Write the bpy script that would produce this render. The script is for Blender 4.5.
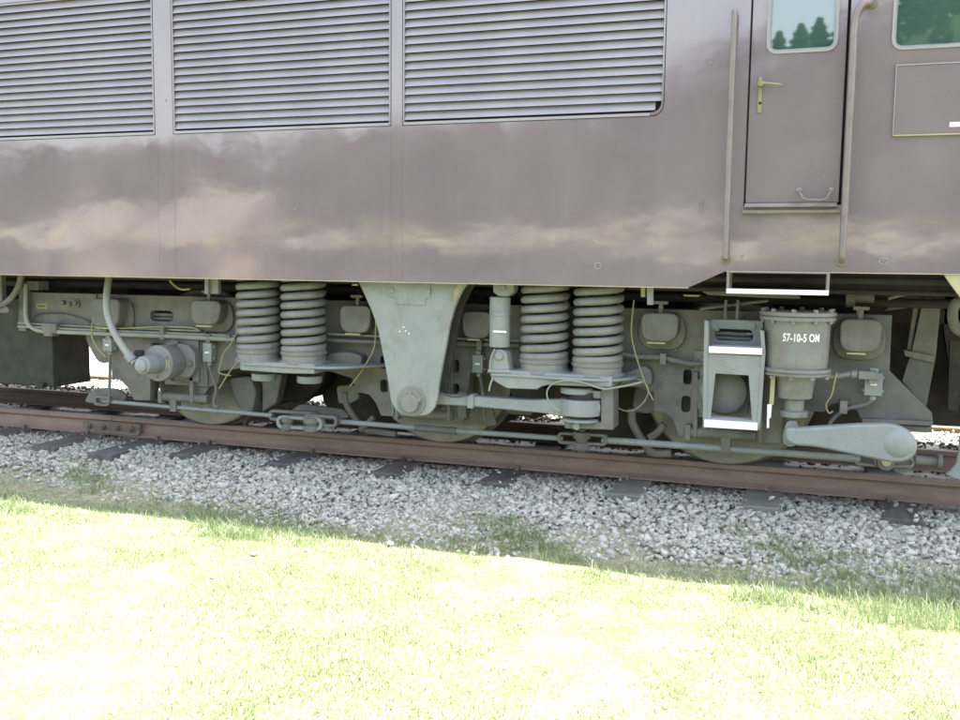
import bpy, bmesh, math, random
import numpy as np
from mathutils import Vector, Matrix
random.seed(7); RNG = np.random.default_rng(11)
for o in list(bpy.data.objects): bpy.data.objects.remove(o)
SC = bpy.context.scene
COL = SC.collection
# ------------------------------------------------------------------ camera
FPX, YAW, PIT, ROL, CD, CH = 948.36, -0.326218, -0.103678, 0.011504, 5.75043, 1.35829
_F = Vector((math.sin(YAW)*math.cos(PIT), math.cos(YAW)*math.cos(PIT), math.sin(PIT)))
_R = _F.cross(Vector((0, 0, 1))).normalized(); _U = _R.cross(_F)
_R2 = _R*math.cos(ROL) + _U*math.sin(ROL); _U2 = -_R*math.sin(ROL) + _U*math.cos(ROL)
_C = Vector((0, -CD, CH))
cam = bpy.data.cameras.new('camera'); camo = bpy.data.objects.new('camera', cam); COL.objects.link(camo)
camo.matrix_world = Matrix(((_R2.x, _U2.x, -_F.x, _C.x), (_R2.y, _U2.y, -_F.y, _C.y), (_R2.z, _U2.z, -_F.z, _C.z), (0, 0, 0, 1)))
cam.sensor_width = 36; cam.lens = 36*FPX/960; cam.clip_start = .05; cam.clip_end = 1000
SC.camera = camo
# ------------------------------------------------------------------ light
SUN = Vector((0.34, 0.180, 1.0)).normalized()          # towards the sun: behind the engine, high
w = bpy.data.worlds.new("World"); SC.world = w; w.use_nodes = True
nt = w.node_tree; nt.nodes.clear()
sky = nt.nodes.new('ShaderNodeTexSky'); sky.sky_type = 'NISHITA'; sky.sun_disc = False
sky.sun_elevation = math.asin(SUN.z); sky.sun_rotation = math.atan2(SUN.x, SUN.y)
sky.air_density = 1.3; sky.dust_density = 2.0; sky.ozone_density = 1.0
bg = nt.nodes.new('ShaderNodeBackground'); bg.inputs['Strength'].default_value = 0.13
wo = nt.nodes.new('ShaderNodeOutputWorld')
hs = nt.nodes.new('ShaderNodeHueSaturation'); hs.inputs['Saturation'].default_value = .55; hs.inputs['Value'].default_value = 1.05
nt.links.new(sky.outputs[0], hs.inputs['Color']); nt.links.new(hs.outputs[0], bg.inputs[0]); nt.links.new(bg.outputs[0], wo.inputs[0])
sd = bpy.data.lights.new('sun', 'SUN'); sd.energy = 4.5; sd.angle = math.radians(.53); sd.color = (1, .975, .93)
so = bpy.data.objects.new('sun', sd); COL.objects.link(so); so.location = SUN*40
so.rotation_euler = SUN.to_track_quat('Z', 'Y').to_euler()
SC.view_settings.view_transform = 'Standard'; SC.view_settings.look = 'None'
SC.view_settings.exposure = 2.4; SC.view_settings.gamma = 1; SC.view_settings.use_curve_mapping = False
SC.render.engine = 'CYCLES'; SC.cycles.use_denoising = True
SC.cycles.max_bounces = 8; SC.cycles.diffuse_bounces = 4; SC.cycles.glossy_bounces = 4

# ------------------------------------------------------------------ helpers
def W(px, py, Y):
    """world point that lies on the upright plane y = Y at a measured spot of the photo"""
    d = _F*FPX + _R2*(px-480) - _U2*(py-360)
    t = (Y-_C.y)/d.y
    return _C + d*t
def XZ(pts, Y): return [(lambda v: (v.x, v.z))(W(a, b, Y)) for a, b in pts]
def rounded(pts, r, n=4):
    out = []; N = len(pts); rr = r if isinstance(r, (list, tuple)) else [r]*N
    for i, p in enumerate(pts):
        a = Vector(pts[i-1]); b = Vector(p); c = Vector(pts[(i+1) % N])
        q = min(rr[i], (a-b).length*.48, (c-b).length*.48)
        if q < 1e-5: out.append(tuple(b)); continue
        s = b+(a-b).normalized()*q; e = b+(c-b).normalized()*q
        for k in range(n+1):
            t = k/n; out.append(tuple(s*(1-t)**2 + b*2*t*(1-t) + e*t*t))
    return out
def rect(x0, x1, z0, z1): return [(x0, z0), (x1, z0), (x1, z1), (x0, z1)]
def spline(pts, n=6):
    P = [Vector(p) for p in pts]
    if len(P) < 3: return P
    out = []
    for i in range(len(P)-1):
        p0 = P[max(i-1, 0)]; p1 = P[i]; p2 = P[i+1]; p3 = P[min(i+2, len(P)-1)]
        for k in range(n):
            t = k/n
            out.append(.5*((2*p1)+(-p0+p2)*t+(2*p0-5*p1+4*p2-p3)*t*t+(-p0+3*p1-3*p2+p3)*t**3))
    out.append(P[-1]); return out
class B:
    def __init__(s): s.bm = bmesh.new()
    def box(s, x0, x1, y0, y1, z0, z1):
        v = [s.bm.verts.new(p) for p in [(x0,y0,z0),(x1,y0,z0),(x1,y1,z0),(x0,y1,z0),(x0,y0,z1),(x1,y0,z1),(x1,y1,z1),(x0,y1,z1)]]
        for f in [(0,3,2,1),(4,5,6,7),(0,1,5,4),(1,2,6,5),(2,3,7,6),(3,0,4,7)]: s.bm.faces.new([v[i] for i in f])
        return s
    def prism(s, pts, y0, y1, holes=()):
        """outline in x,z pushed from y0 to y1"""
        loops = [pts]+list(holes); fr = []; bk = []; ef = []; eb = []
        for L in loops:
            a = [s.bm.verts.new((x, y0, z)) for x, z in L]; b = [s.bm.verts.new((x, y1, z)) for x, z in L]
            fr.append(a); bk.append(b); n = len(L)
            for i in range(n):
                j = (i+1) % n
                s.bm.faces.new((a[i], a[j], b[j], b[i]))
        if holes:
            for S in (fr, bk):
                es = []
                for L in S:
                    for i in range(len(L)):
                        e = s.bm.edges.get((L[i], L[(i+1) % len(L)])); es.append(e)
                bmesh.ops.triangle_fill(s.bm, use_beauty=True, edges=es)
        else:
            s.bm.faces.new(fr[0][::-1]); s.bm.faces.new(bk[0])
        return s
    def px(s, pts, Y, th, holes=(), r=0, n=4):
        """outline measured on the photo at depth Y, th thick going away"""
        P = XZ(pts, Y)
        if r: P = rounded(P, r, n)
        return s.prism(P, Y, Y+th, [XZ(h, Y) if len(h[0]) == 2 else h for h in holes])
    def prism_x(s, yz, x0, x1):
        a = [s.bm.verts.new((x0, y, z)) for y, z in yz]; b = [s.bm.verts.new((x1, y, z)) for y, z in yz]; n = len(yz)
        for i in range(n): s.bm.faces.new((a[i], b[i], b[(i+1) % n], a[(i+1) % n]))
        s.bm.faces.new(a[::-1]); s.bm.faces.new(b); return s
    def prism_z(s, xy, z0, z1):
        a = [s.bm.verts.new((x, y, z0)) for x, y in xy]; b = [s.bm.verts.new((x, y, z1)) for x, y in xy]; n = len(xy)
        for i in range(n): s.bm.faces.new((a[i], a[(i+1) % n], b[(i+1) % n], b[i]))
        s.bm.faces.new(a[::-1]); s.bm.faces.new(b); return s
    def lathe(s, org, axis, prof, n=32):
        """prof = (distance along axis, radius)"""
        ax = Vector(axis).normalized(); u = ax.orthogonal().normalized(); v = ax.cross(u); O = Vector(org); rings = []
        for t, r in prof:
            c = O+ax*t
            rings.append([s.bm.verts.new(c)] if r < 1e-6 else [s.bm.verts.new(c+(u*math.cos(2*math.pi*k/n)+v*math.sin(2*math.pi*k/n))*r) for k in range(n)])
        for a, b in zip(rings, rings[1:]):
            for k in range(n):
                if len(a) == 1 and len(b) == 1: break
                if len(a) == 1: s.bm.faces.new((a[0], b[(k+1) % n], b[k]))
                elif len(b) == 1: s.bm.faces.new((a[k], a[(k+1) % n], b[0]))
                else: s.bm.faces.new((a[k], a[(k+1) % n], b[(k+1) % n], b[k]))
        if len(rings[0]) > 1: s.bm.faces.new(rings[0])
        if len(rings[-1]) > 1: s.bm.faces.new(rings[-1][::-1])
        return s
    def cyl(s, org, axis, r, L, n=20): return s.lathe(org, axis, [(0, r), (L, r)], n)
    def bolt(s, org, axis=(0, -1, 0), r=.013, h=.012):
        return s.lathe(org, axis, [(-.004, r), (h, r), (h+.001, r*.8)], 6)
    def tube(s, pts, r, n=10, smooth=True, seg=6):
        P = spline(pts, seg) if smooth else [Vector(p) for p in pts]
        rings = []; up = None
        for i, p in enumerate(P):
            t = (P[min(i+1, len(P)-1)]-P[max(i-1, 0)]).normalized()
            if up is None: up = t.orthogonal().normalized()
            u = (up-t*up.dot(t)).normalized(); up = u; v = t.cross(u)
            rings.append([s.bm.verts.new(p+(u*math.cos(2*math.pi*k/n)+v*math.sin(2*math.pi*k/n))*r) for k in range(n)])
        for a, b in zip(rings, rings[1:]):
            for k in range(n): s.bm.faces.new((a[k], a[(k+1) % n], b[(k+1) % n], b[k]))
        s.bm.faces.new(rings[0]); s.bm.faces.new(rings[-1][::-1]); return s
    def ptube(s, pts, Y, r, n=8, smooth=True):
        return s.tube([W(p[0], p[1], p[2] if len(p) > 2 else Y) for p in pts], r, n, smooth)
    def build(s, name, m, parent=None, bevel=0, angle=35, split=False):
        bmesh.ops.recalc_face_normals(s.bm, faces=s.bm.faces)
        if split:
            s.bm.verts.ensure_lookup_table(); seen = set(); groups = []
            for v in s.bm.verts:
                if v in seen: continue
                st = [v]; seen.add(v); comp = []
                while st:
                    a = st.pop(); comp.append(a)
                    for e in a.link_edges:
                        o_ = e.other_vert(a)
                        if o_ not in seen: seen.add(o_); st.append(o_)
                groups.append(comp)
            last = None
            for comp in groups:
                q = B(); mp = {v: q.bm.verts.new(v.co) for v in comp}; fs = {f for v in comp for f in v.link_faces}
                for f in fs: q.bm.faces.new([mp[v] for v in f.verts])
                last = q.build(name, m, parent, bevel, angle)
            s.bm.free(); return last
        me = bpy.data.meshes.new(name); s.bm.to_mesh(me); s.bm.free()
        me.polygons.foreach_set('use_smooth', [True]*len(me.polygons)); me.set_sharp_from_angle(angle=math.radians(angle))
        if m: me.materials.append(m)
        o = bpy.data.objects.new(name, me); COL.objects.link(o)
        if parent is not None:
            o.parent = parent
            if parent.type == 'EMPTY': o.location = -parent.location
        if bevel:
            b = o.modifiers.new('bevel', 'BEVEL'); b.width = bevel; b.segments = 2; b.limit_method = 'ANGLE'; b.angle_limit = math.radians(40)
            b.use_clamp_overlap = True
        return o
def tag(o, label=None, cat=None, group=None, kind=None):
    if label: o['label'] = label
    if cat: o['category'] = cat
    if group: o['group'] = group
    if kind: o['kind'] = kind
    return o
def empty(name, loc, rz=0):
    o = bpy.data.objects.new(name, None); COL.objects.link(o); o.location = loc; o.rotation_euler = (0, 0, rz); o.empty_display_size = .1
    return o
def np_mesh(name, verts, faces, m, tint=None, attr='tint'):
    """faces: (n,k) int array or list of such arrays"""
    me = bpy.data.meshes.new(name)
    fl = faces if isinstance(faces, list) else [faces]
    loops = np.concatenate([f.ravel() for f in fl]).astype(np.int32)
    tot = np.concatenate([np.full(len(f), f.shape[1]) for f in fl]).astype(np.int32)
    st = np.concatenate([[0], np.cumsum(tot)[:-1]]).astype(np.int32)
    me.vertices.add(len(verts)); me.vertices.foreach_set('co', np.asarray(verts, np.float32).ravel())
    me.loops.add(len(loops)); me.loops.foreach_set('vertex_index', loops)
    me.polygons.add(len(st)); me.polygons.foreach_set('loop_start', st); me.polygons.foreach_set('loop_total', tot)
    me.update(calc_edges=True)
    if tint is not None:
        a = me.attributes.new(attr, 'FLOAT', 'POINT'); a.data.foreach_set('value', np.asarray(tint, np.float32))
    me.materials.append(m)
    o = bpy.data.objects.new(name, me); COL.objects.link(o); return o

# ------------------------------------------------------------------ materials
class N:
    def __init__(s, name):
        s.m = bpy.data.materials.new(name); s.m.use_nodes = True; s.t = s.m.node_tree; s.t.nodes.clear()
        s.out = s.t.nodes.new('ShaderNodeOutputMaterial'); s.co = s.t.nodes.new('ShaderNodeNewGeometry').outputs['Position']
    def new(s, k, **kw):
        n = s.t.nodes.new('ShaderNode'+k)
        for a, b in kw.items(): setattr(n, a, b)
        return n
    def link(s, a, b): s.t.links.new(a, b)
    def map(s, scale=(1, 1, 1), loc=(0, 0, 0), src=None):
        n = s.new('Mapping'); n.inputs['Scale'].default_value = scale; n.inputs['Location'].default_value = loc
        s.link(src or s.co, n.inputs['Vector']); return n.outputs[0]
    def noise(s, sc, det=4, rough=.55, vec=None, dist=0):
        n = s.new('TexNoise'); n.inputs['Scale'].default_value = sc; n.inputs['Detail'].default_value = det
        n.inputs['Roughness'].default_value = rough; n.inputs['Distortion'].default_value = dist
        s.link(vec or s.co, n.inputs['Vector']); return n.outputs['Fac']
    def ramp(s, v, a, b, ca=0, cb=1):
        n = s.new('MapRange'); n.inputs[1].default_value = a; n.inputs[2].default_value = b; n.inputs[3].default_value = ca; n.inputs[4].default_value = cb
        s.link(v, n.inputs[0]); return n.outputs[0]
    def mix(s, f, a, b):
        n = s.new('Mix', data_type='RGBA')
        for sock, v in ((n.inputs[0], f), (n.inputs[6], a), (n.inputs[7], b)):
            if isinstance(v, (int, float)): sock.default_value = v
            elif isinstance(v, tuple): sock.default_value = (*v, 1)
            else: s.link(v, sock)
        return n.outputs[2]
    def math(s, op, a, b=None):
        n = s.new('Math', operation=op)
        for i, v in enumerate((a, b)):
            if v is None: continue
            if isinstance(v, (int, float)): n.inputs[i].default_value = v
            else: s.link(v, n.inputs[i])
        return n.outputs[0]
    def bsdf(s, col, rough=.6, metal=0, spec=.5, bumps=(), ior=None):
        p = s.new('BsdfPrincipled')
        for k, v in (('Base Color', col), ('Roughness', rough), ('Metallic', metal)):
            if isinstance(v, tuple): p.inputs[k].default_value = (*v, 1)
            elif isinstance(v, (int, float)): p.inputs[k].default_value = v
            else: s.link(v, p.inputs[k])
        p.inputs['Specular IOR Level'].default_value = spec
        if ior: p.inputs['IOR'].default_value = ior
        last = None
        for h, dist, st in bumps:
            b = s.new('Bump'); b.inputs['Distance'].default_value = dist; b.inputs['Strength'].default_value = st
            s.link(h, b.inputs['Height'])
            if last: s.link(last, b.inputs['Normal'])
            last = b.outputs[0]
        if last: s.link(last, p.inputs['Normal'])
        s.link(p.outputs[0], s.out.inputs['Surface']); s.p = p; return s.m
def weathered(name, c, dark=.7, dust=(.34, .30, .22), dust_amt=.35, rough=.6, metal=0, spec=.35, sc=7):
    n = N(name)
    a = n.ramp(n.noise(sc, 5, .6), .35, .7)
    col = n.mix(a, tuple(x*dark for x in c), c)
    b = n.ramp(n.noise(sc*.45, 6, .7, dist=.4), .52, .72)
    col = n.mix(n.math('MULTIPLY', b, dust_amt), col, dust)
    st = n.ramp(n.noise(3, 4, .6, n.map((9, 9, 1.2))), .58, .75)
    col = n.mix(n.math('MULTIPLY', st, .5), col, tuple(x*.55 for x in c))
    ru = n.ramp(n.noise(2.6, 6, .72, n.map((1, 1, 1), (5, 3, 1))), .56, .66)
    col = n.mix(n.math('MULTIPLY', ru, .6), col, (c[0]*.75, c[1]*.60, c[2]*.48))
    sp = n.ramp(n.noise(90, 2, .5), .66, .72)
    col = n.mix(n.math('MULTIPLY', sp, .5), col, tuple(x*.45 for x in c))
    return n.bsdf(col, n.ramp(a, 0, 1, rough+.1, rough-.08), metal, spec, [(n.noise(60, 3), .002, .5), (n.noise(sc, 3), .01, .25)])
M = {}
M['frame'] = weathered('frame_paint', (.170, .166, .156), dust=(.225, .205, .165), dust_amt=.5)
M['grey'] = weathered('pale_grey_paint', (.240, .258, .262), .85, (.36, .34, .26), .3, .5)
M['cylp'] = weathered('cylinder_paint', (.205, .207, .203), .8, (.27, .25, .18), .3, .45)
M['dark'] = weathered('dark_grime', (.060, .055, .047), .6, (.12, .10, .07), .4, .75)
M['under'] = weathered('underfloor_grime', (.042, .038, .042), .7, (.06, .05, .045), .3, .8)
M['green'] = weathered('dark_green_box', (.040, .045, .032), .75, (.065, .045, .045), .4, .65)
M['wheel'] = weathered('wheel_steel', (.17, .155, .11), .7, (.27, .22, .13), .5, .55)
M['tyre'] = weathered('tyre_steel', (.26, .25, .22), .8, (.25, .18, .10), .4, .4, .3)
M['rubber'] = weathered('black_rubber', (.03, .03, .03), .8, (.08, .075, .06), .3, .7)
M['hose'] = weathered('pale_hose', (.28, .29, .26), .85, (.28, .26, .19), .4, .55)
M['wire'] = weathered('yellowed_wire', (.36, .33, .19), .8, (.3, .27, .17), .3, .5)
M['gwire'] = weathered('grey_wire', (.27, .27, .24), .8, (.4, .35, .2), .3, .5)
M['bwire'] = weathered('dark_wire', (.06, .06, .06), .8, (.1, .1, .08), .3, .5)
M['white'] = weathered('white_safety_paint', (.82, .83, .85), .93, (.6, .58, .5), .12, .35)
M['mark'] = weathered('white_lettering', (.80, .80, .76), .9, (.6, .6, .5), .1, .5)
M['brass'] = weathered('old_brass', (.33, .275, .17), .7, (.3, .25, .18), .4, .35, .6)
M['alu'] = weathered('worn_metal_rail', (.225, .19, .19), .8, (.28, .20, .15), .45, .4, .25)
M['yellow'] = weathered('yellow_and_bounce', (.40, .36, .22), .8, (.4, .35, .2), .3, .6)
# brown body paint, faded, glossy, slightly wavy sheet
def body_mat(name, wave=1.0):
    n = N(name)
    v = n.map((1, 1, 1))
    big = n.ramp(n.noise(1.1, 3, .5, v), .35, .65)
    col = n.mix(big, (.162, .124, .144), (.192, .152, .170))
    streak = n.ramp(n.noise(5, 5, .6, n.map((3.5, 1, .25))), .45, .7)
    col = n.mix(n.math('MULTIPLY', streak, .3), col, (.195, .160, .172))
    fade = n.ramp(n.noise(3.2, 6, .65, n.map((.7, 1, 1.6)), .5), .55, .75)
    col = n.mix(n.math('MULTIPLY', fade, .35), col, (.17, .13, .12))
    # tan band on the lower skirt: reflected sandy ground painted into the colour
    sep = n.new('SeparateXYZ'); n.link(n.co, sep.inputs[0]); z = sep.outputs['Z']
    warp = n.math('ADD', z, n.math('MULTIPLY', n.noise(1.3, 3, .5, n.map((1, 1, .4), (3, 0, 0))), -.45))
    band = n.math('MULTIPLY', n.ramp(warp, 1.20, 1.27), n.ramp(warp, 1.42, 1.29))
    patch = n.ramp(n.noise(1.6, 5, .62, n.map((1, 1, 2.2), (7, 2, 1)), .7), .46, .62)
    col = n.mix(n.math('MULTIPLY', n.math('MULTIPLY', band, patch), .40), col, (.30, .23, .17))
    sp = n.ramp(n.noise(120, 2, .5), .70, .74); col = n.mix(n.math('MULTIPLY', sp, .4), col, (.35, .3, .26))
    rg = n.ramp(n.noise(2.5, 5, .6), .3, .7, .045, .12)
    bumps = [(n.noise(1.15, 1, .4, n.map((.9, 1, 1.5))), .0070*wave, 1.0), (n.noise(3.7, 2, .5, n.map((1, 1, 1.3))), .0010*wave, 1.0), (n.noise(14, 2, .5), .00007, 1)]
    return n.bsdf(col, rg, 0, .5, bumps, ior=1.9)
M['body'] = body_mat('faded_brown_paint')
def louvre_mat():
    n = N('louvre_sheen_paint')
    col = n.mix(n.ramp(n.noise(3, 5, .6, n.map((1, 1, .3))), .4, .7), (.225, .208, .232), (.27, .25, .272))  # brown paint lifted to lavender, so the sky's sheen sits in the colour
    return n.bsdf(col, .42, 0, .5, [(n.noise(2, 2, .5, n.map((1, 1, 3))), .004, .4)], ior=1.8)
M['louvre'] = louvre_mat()
M['void'] = weathered('dark_joint_and_shade', (.035, .016, .032), .8, (.045, .02, .036), .3, .8)  # dark for joints, and for shade painted inside the louvres
def glass_mat():
    n = N('window_glass'); return n.bsdf((.045, .085, .075), .02, 0, .5, [(n.noise(1.2, 1), .002, .35)], ior=2.35)
M['glass'] = glass_mat()
def rust_mat(name, a, b, c):
    n = N(name)
    col = n.mix(n.ramp(n.noise(9, 6, .65, n.map((.5, 1, 2))), .35, .65), a, b)
    col = n.mix(n.ramp(n.noise(35, 4, .7), .58, .72), col, c)
    return n.bsdf(col, .8, 0, .3, [(n.noise(80, 4, .6), .002, .7)])
M['rust'] = rust_mat('rail_rust', (.215, .15, .13), (.275, .20, .17), (.33, .26, .21))
M['rusttop'] = rust_mat('rail_head_rust', (.17, .125, .11), (.23, .175, .155), (.29, .21, .17))
M['fish'] = rust_mat('fishplate_rust', (.14, .115, .095), (.20, .16, .13), (.12, .08, .06))
def wood_mat():
    n = N('tarred_timber')
    col = n.mix(n.ramp(n.noise(6, 5, .6, n.map((4, .6, 4))), .35, .65), (.075, .07, .07), (.135, .125, .12))
    return n.bsdf(col, .85, 0, .3, [(n.noise(20, 4, .6, n.map((3, .4, 3))), .006, .7)])
M['wood'] = wood_mat()
M['edging'] = weathered('sunlit_edging', (.17, .115, .075), .8, (.24, .18, .12), .4, .85)
M['palewood'] = weathered('pale_sleeper', (.20, .21, .18), .75, (.24, .22, .17), .4, .85)
def stone_mat(name='crushed_stone', boost=1.2):
    n = N(name); at = n.new('Attribute', attribute_name='tint')
    cr = n.new('ValToRGB'); e = cr.color_ramp.elements
    e[0].position = 0; e[0].color = (.19*boost, .188*boost, .172*boost, 1); e[1].position = 1; e[1].color = (.36, .33, .27, 1)
    for p, c in ((.3, (.335, .33, .29)), (.65, (.405, .40, .352)), (.9, (.50, .49, .435)), (.95, (.42, .40, .33))):
        x = e.new(p); x.color = (*c, 1)
    n.link(at.outputs['Fac'], cr.inputs[0])
    col = n.mix(n.ramp(n.noise(70, 4, .6), .3, .75, 0, .3), cr.outputs[0], (.29, .29, .255))
    # brake dust and rust close to the rails, deepened to paint in shade
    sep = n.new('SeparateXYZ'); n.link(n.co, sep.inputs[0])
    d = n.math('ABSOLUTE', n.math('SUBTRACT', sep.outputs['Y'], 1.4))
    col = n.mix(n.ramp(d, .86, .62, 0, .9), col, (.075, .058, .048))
    yy_ = sep.outputs['Y']; col = n.mix(n.math('MULTIPLY', n.ramp(yy_, 1.6, 1.7, 0, .88), n.ramp(yy_, 2.62, 2.5)), col, (.075, .058, .048))  # painted shade: stones under the engine go dark out to its far side
    return n.bsdf(col, .9, 0, .25, [(n.noise(60, 4, .65), .004, .6)])
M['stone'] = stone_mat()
def ground_mat():
    n = N('ground_cover'); sep = n.new('SeparateXYZ'); n.link(n.co, sep.inputs[0]); y = sep.outputs['Y']
    wob = n.math('ADD', y, n.math('MULTIPLY', n.math('SUBTRACT', n.noise(.9, 4, .6), .5), .9))
    gr = n.mix(n.ramp(n.noise(3.5, 6, .65), .35, .65), (.11, .13, .055), (.21, .21, .12))
    gr = n.mix(n.ramp(n.noise(40, 4, .7), .5, .75), gr, (.28, .25, .17))
    st = n.mix(n.ramp(n.noise(28, 4, .7), .35, .65), (.22, .21, .17), (.38, .375, .33))
    so_ = n.mix(n.ramp(n.noise(16, 5, .7), .35, .65), (.17, .165, .10), (.33, .30, .21))
    sa = n.mix(n.ramp(n.noise(1.5, 6, .6), .3, .7), (.40, .34, .25), (.48, .42, .32))
    col = n.mix(n.ramp(wob, -.85, -.55), gr, so_)
    col = n.mix(n.ramp(wob, -.35, .1), col, st)
    col = n.mix(n.ramp(wob, 3.0, 3.2), col, sa)
    col = n.mix(n.ramp(wob, -43, -43.6), col, sa)
    col = n.mix(n.ramp(wob, -51, -51.6), col, (.06, .08, .04))
    return n.bsdf(col, .95, 0, .2, [(n.noise(25, 5, .7), .02, .6)])
M['ground'] = ground_mat()
def leaf_mat(name, a, b, c, tr=.35):
    n = N(name); at = n.new('Attribute', attribute_name='tint'); cr = n.new('ValToRGB'); e = cr.color_ramp.elements
    e[0].color = (*a, 1); e[1].color = (*c, 1); x = e.new(.5); x.color = (*b, 1); n.link(at.outputs['Fac'], cr.inputs[0])
    d = n.new('BsdfDiffuse'); t = n.new('BsdfTranslucent'); g = n.new('BsdfGlossy'); g.inputs['Roughness'].default_value = .45
    n.link(cr.outputs[0], d.inputs[0]); n.link(cr.outputs[0], t.inputs[0])
    mx = n.new('MixShader'); mx.inputs[0].default_value = tr; n.link(d.outputs[0], mx.inputs[1]); n.link(t.outputs[0], mx.inputs[2])
    m2 = n.new('MixShader'); m2.inputs[0].default_value = .05; n.link(mx.outputs[0], m2.inputs[1]); n.link(g.outputs[0], m2.inputs[2])
    n.link(m2.outputs[0], n.out.inputs['Surface']); return n.m
M['grass'] = leaf_mat('lawn_blades', (.17, .25, .095), (.31, .37, .19), (.52, .51, .37), .4)
M['needles'] = leaf_mat('conifer_foliage', (.035, .07, .035), (.06, .11, .055), (.10, .15, .07), .2)
M['bark'] = weathered('bark', (.12, .09, .065), .7, (.15, .13, .1), .3, .9)
M['wall'] = weathered('beige_wall', (.62, .50, .37), .93, (.5, .42, .3), .2, .9)
M['hill'] = weathered('wooded_slope', (.05, .085, .045), .6, (.07, .10, .05), .5, .95, spec=.1, sc=.6)
M['tile'] = weathered('sandy_tile', (.30, .255, .20), .9, (.32, .27, .21), .3, .8)
M['roof'] = weathered('grey_roof', (.20, .20, .21), .8, (.25, .22, .2), .3, .7)

# ------------------------------------------------------------------ ground
def gz(y):
    a = np.asarray(y, float)
    z = np.interp(a, [-200, -66, -52, -47, -43, -30, -6, -.45, .30, .42, 2.05, 2.45, 200], [4.2, 3.8, 3.3, 2.5, -.36, -.36, -.365, -.345, -.205, -.20, -.20, -.065, -.055])
    return z
ys = np.concatenate([[-180, -90, -66, -60, -55, -51, -47, -45, -43, -36, -30, -20, -14, -10, -8], np.arange(-6.5, 8, .1), [9, 11, 14, 20, 30, 50, 90, 180]])
xs = np.concatenate([[-260, -120, -60, -35, -22, -15], np.arange(-11, 6, .12), [8, 12, 20, 35, 70, 160, 260]])
X, Y = np.meshgrid(xs, ys); near = ((abs(X) < 12) & (abs(Y) < 7))
Z = gz(Y) + near*(.007*np.sin(X*2.3+Y*1.7)+.005*np.sin(X*5.1-Y*3.3)+RNG.normal(0, .004, X.shape))
nx, ny = len(xs), len(ys); idx = np.arange(nx*ny).reshape(ny, nx)
F = np.stack([idx[:-1, :-1], idx[:-1, 1:], idx[1:, 1:], idx[1:, :-1]], -1).reshape(-1, 4)
g = np_mesh('ground', np.stack([X, Y, Z], -1).reshape(-1, 3), F, M['ground']); g.data.polygons.foreach_set('use_smooth', [True]*len(F))
tag(g, kind='structure')

# ------------------------------------------------------------------ track
SL = [-9.9, -9.05, -8.2, -7.35, -6.5, -5.72, -5.10, -4.50, -3.65, -2.77, -1.96, -1.06, -.19, .64, 1.48, 2.33, 3.18]
def sleeper(x, m, y0, name='railway_sleeper', wd=.115):
    b = B(); b.box(-wd, wd, 0, 2.1, -.14, 0)
    o = b.build(name, m, bevel=.008); o.location = (x, y0, -.158); return o
lab = {-5.72: 'dark timber sleeper just left of the rail joint', -5.10: 'dark timber sleeper under the right end of the fishplate',
       -4.50: 'dark timber sleeper below the left wheel', -3.65: 'dark timber sleeper below the left pair of coil springs',
       -2.77: 'dark timber sleeper just left of the triangular bracket foot', -1.96: 'dark timber sleeper below the pale traction link',
       -1.06: 'weathered grey sleeper end left of the step ladder', -.19: 'weathered greenish grey sleeper end below the brake cylinder',
       .64: 'dark smooth sleeper end below the round end of the brake lever', -6.5: 'dark timber sleeper at the left edge under the equipment box',
       1.48: 'timber sleeper just beyond the right edge of the photo'}
for x in SL:
    o = sleeper(x, M['palewood'] if x in (-1.06, -.19) else M['wood'], .36 if x > -6 else .3)
    if x == -5.10: o.location.y = .15
    if x == -5.72: o.location.y = .22
    o.rotation_euler.z = random.uniform(-.015, .015)
    out_ = [q for q in SL if q < -7] if x < -7 else [q for q in SL if q > 1.5]
    tx = lab.get(x) or ('dark timber sleeper outside the photo, %s beyond its %s edge' % ((['fourth', 'third', 'second', 'first'] if x < -7 else ['second', 'third'])[out_.index(x)], 'left' if x < -7 else 'right'))
    tag(o, tx, 'sleeper', 'sleepers under the engine')
RP = [(-.064, -.153), (.064, -.153), (.064, -.143), (.03, -.133), (.0085, -.122), (.0075, -.055), (.014, -.042), (.0325, -.034), (.0325, -.006), (.026, 0),
      (-.026, 0), (-.0325, -.006), (-.0325, -.034), (-.014, -.042), (-.0075, -.055), (-.0085, -.122), (-.03, -.133), (-.064, -.143)]
def rail(x0, x1, yc, label, cat='rail'):
    o = B().prism_x([(yc+a, b) for a, b in RP], x0, x1).build('rail', M['rust'], angle=25)
    o.data.materials.append(M['rusttop'])
    for p in o.data.polygons:
        if p.normal.z > .8 and p.center.z > -.01: p.material_index = 1
    return tag(o, label, cat, 'rails of the tracks')
YR = .8665
xj = W(111, 418, .83).x
rail(-30, xj-.004, YR, 'rusty rail left of the joint, nearest the camera')
rail(xj+.004, 20, YR, 'long rusty rail right of the joint, under the near wheels')
rail(-30, 20, 1.9335, 'rusty rail in the shade under the far wheels')
rail_edge = B().box(-30, 20, 3.13, 3.33, -.14, -.012).build('timber_edging', M['edging'], bevel=.01)
tag(rail_edge, 'long brown timber edging in the sun beyond the engine, seen through the gaps', 'edging')
fp = empty('fishplate', (xj, YR-.05, -.1))
b = B(); xa, xb = W(83, 424, .82).x, W(140, 428, .82).x
b.prism_x([(YR-.034, -.040), (YR-.052, -.052), (YR-.052, -.112), (YR-.075, -.132), (YR-.075, -.1405), (YR-.05, -.1405), (YR-.02, -.125), (YR-.012, -.06)], xa, xb)
pl = b.build('plate', M['fish'], fp, bevel=.003)
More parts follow.
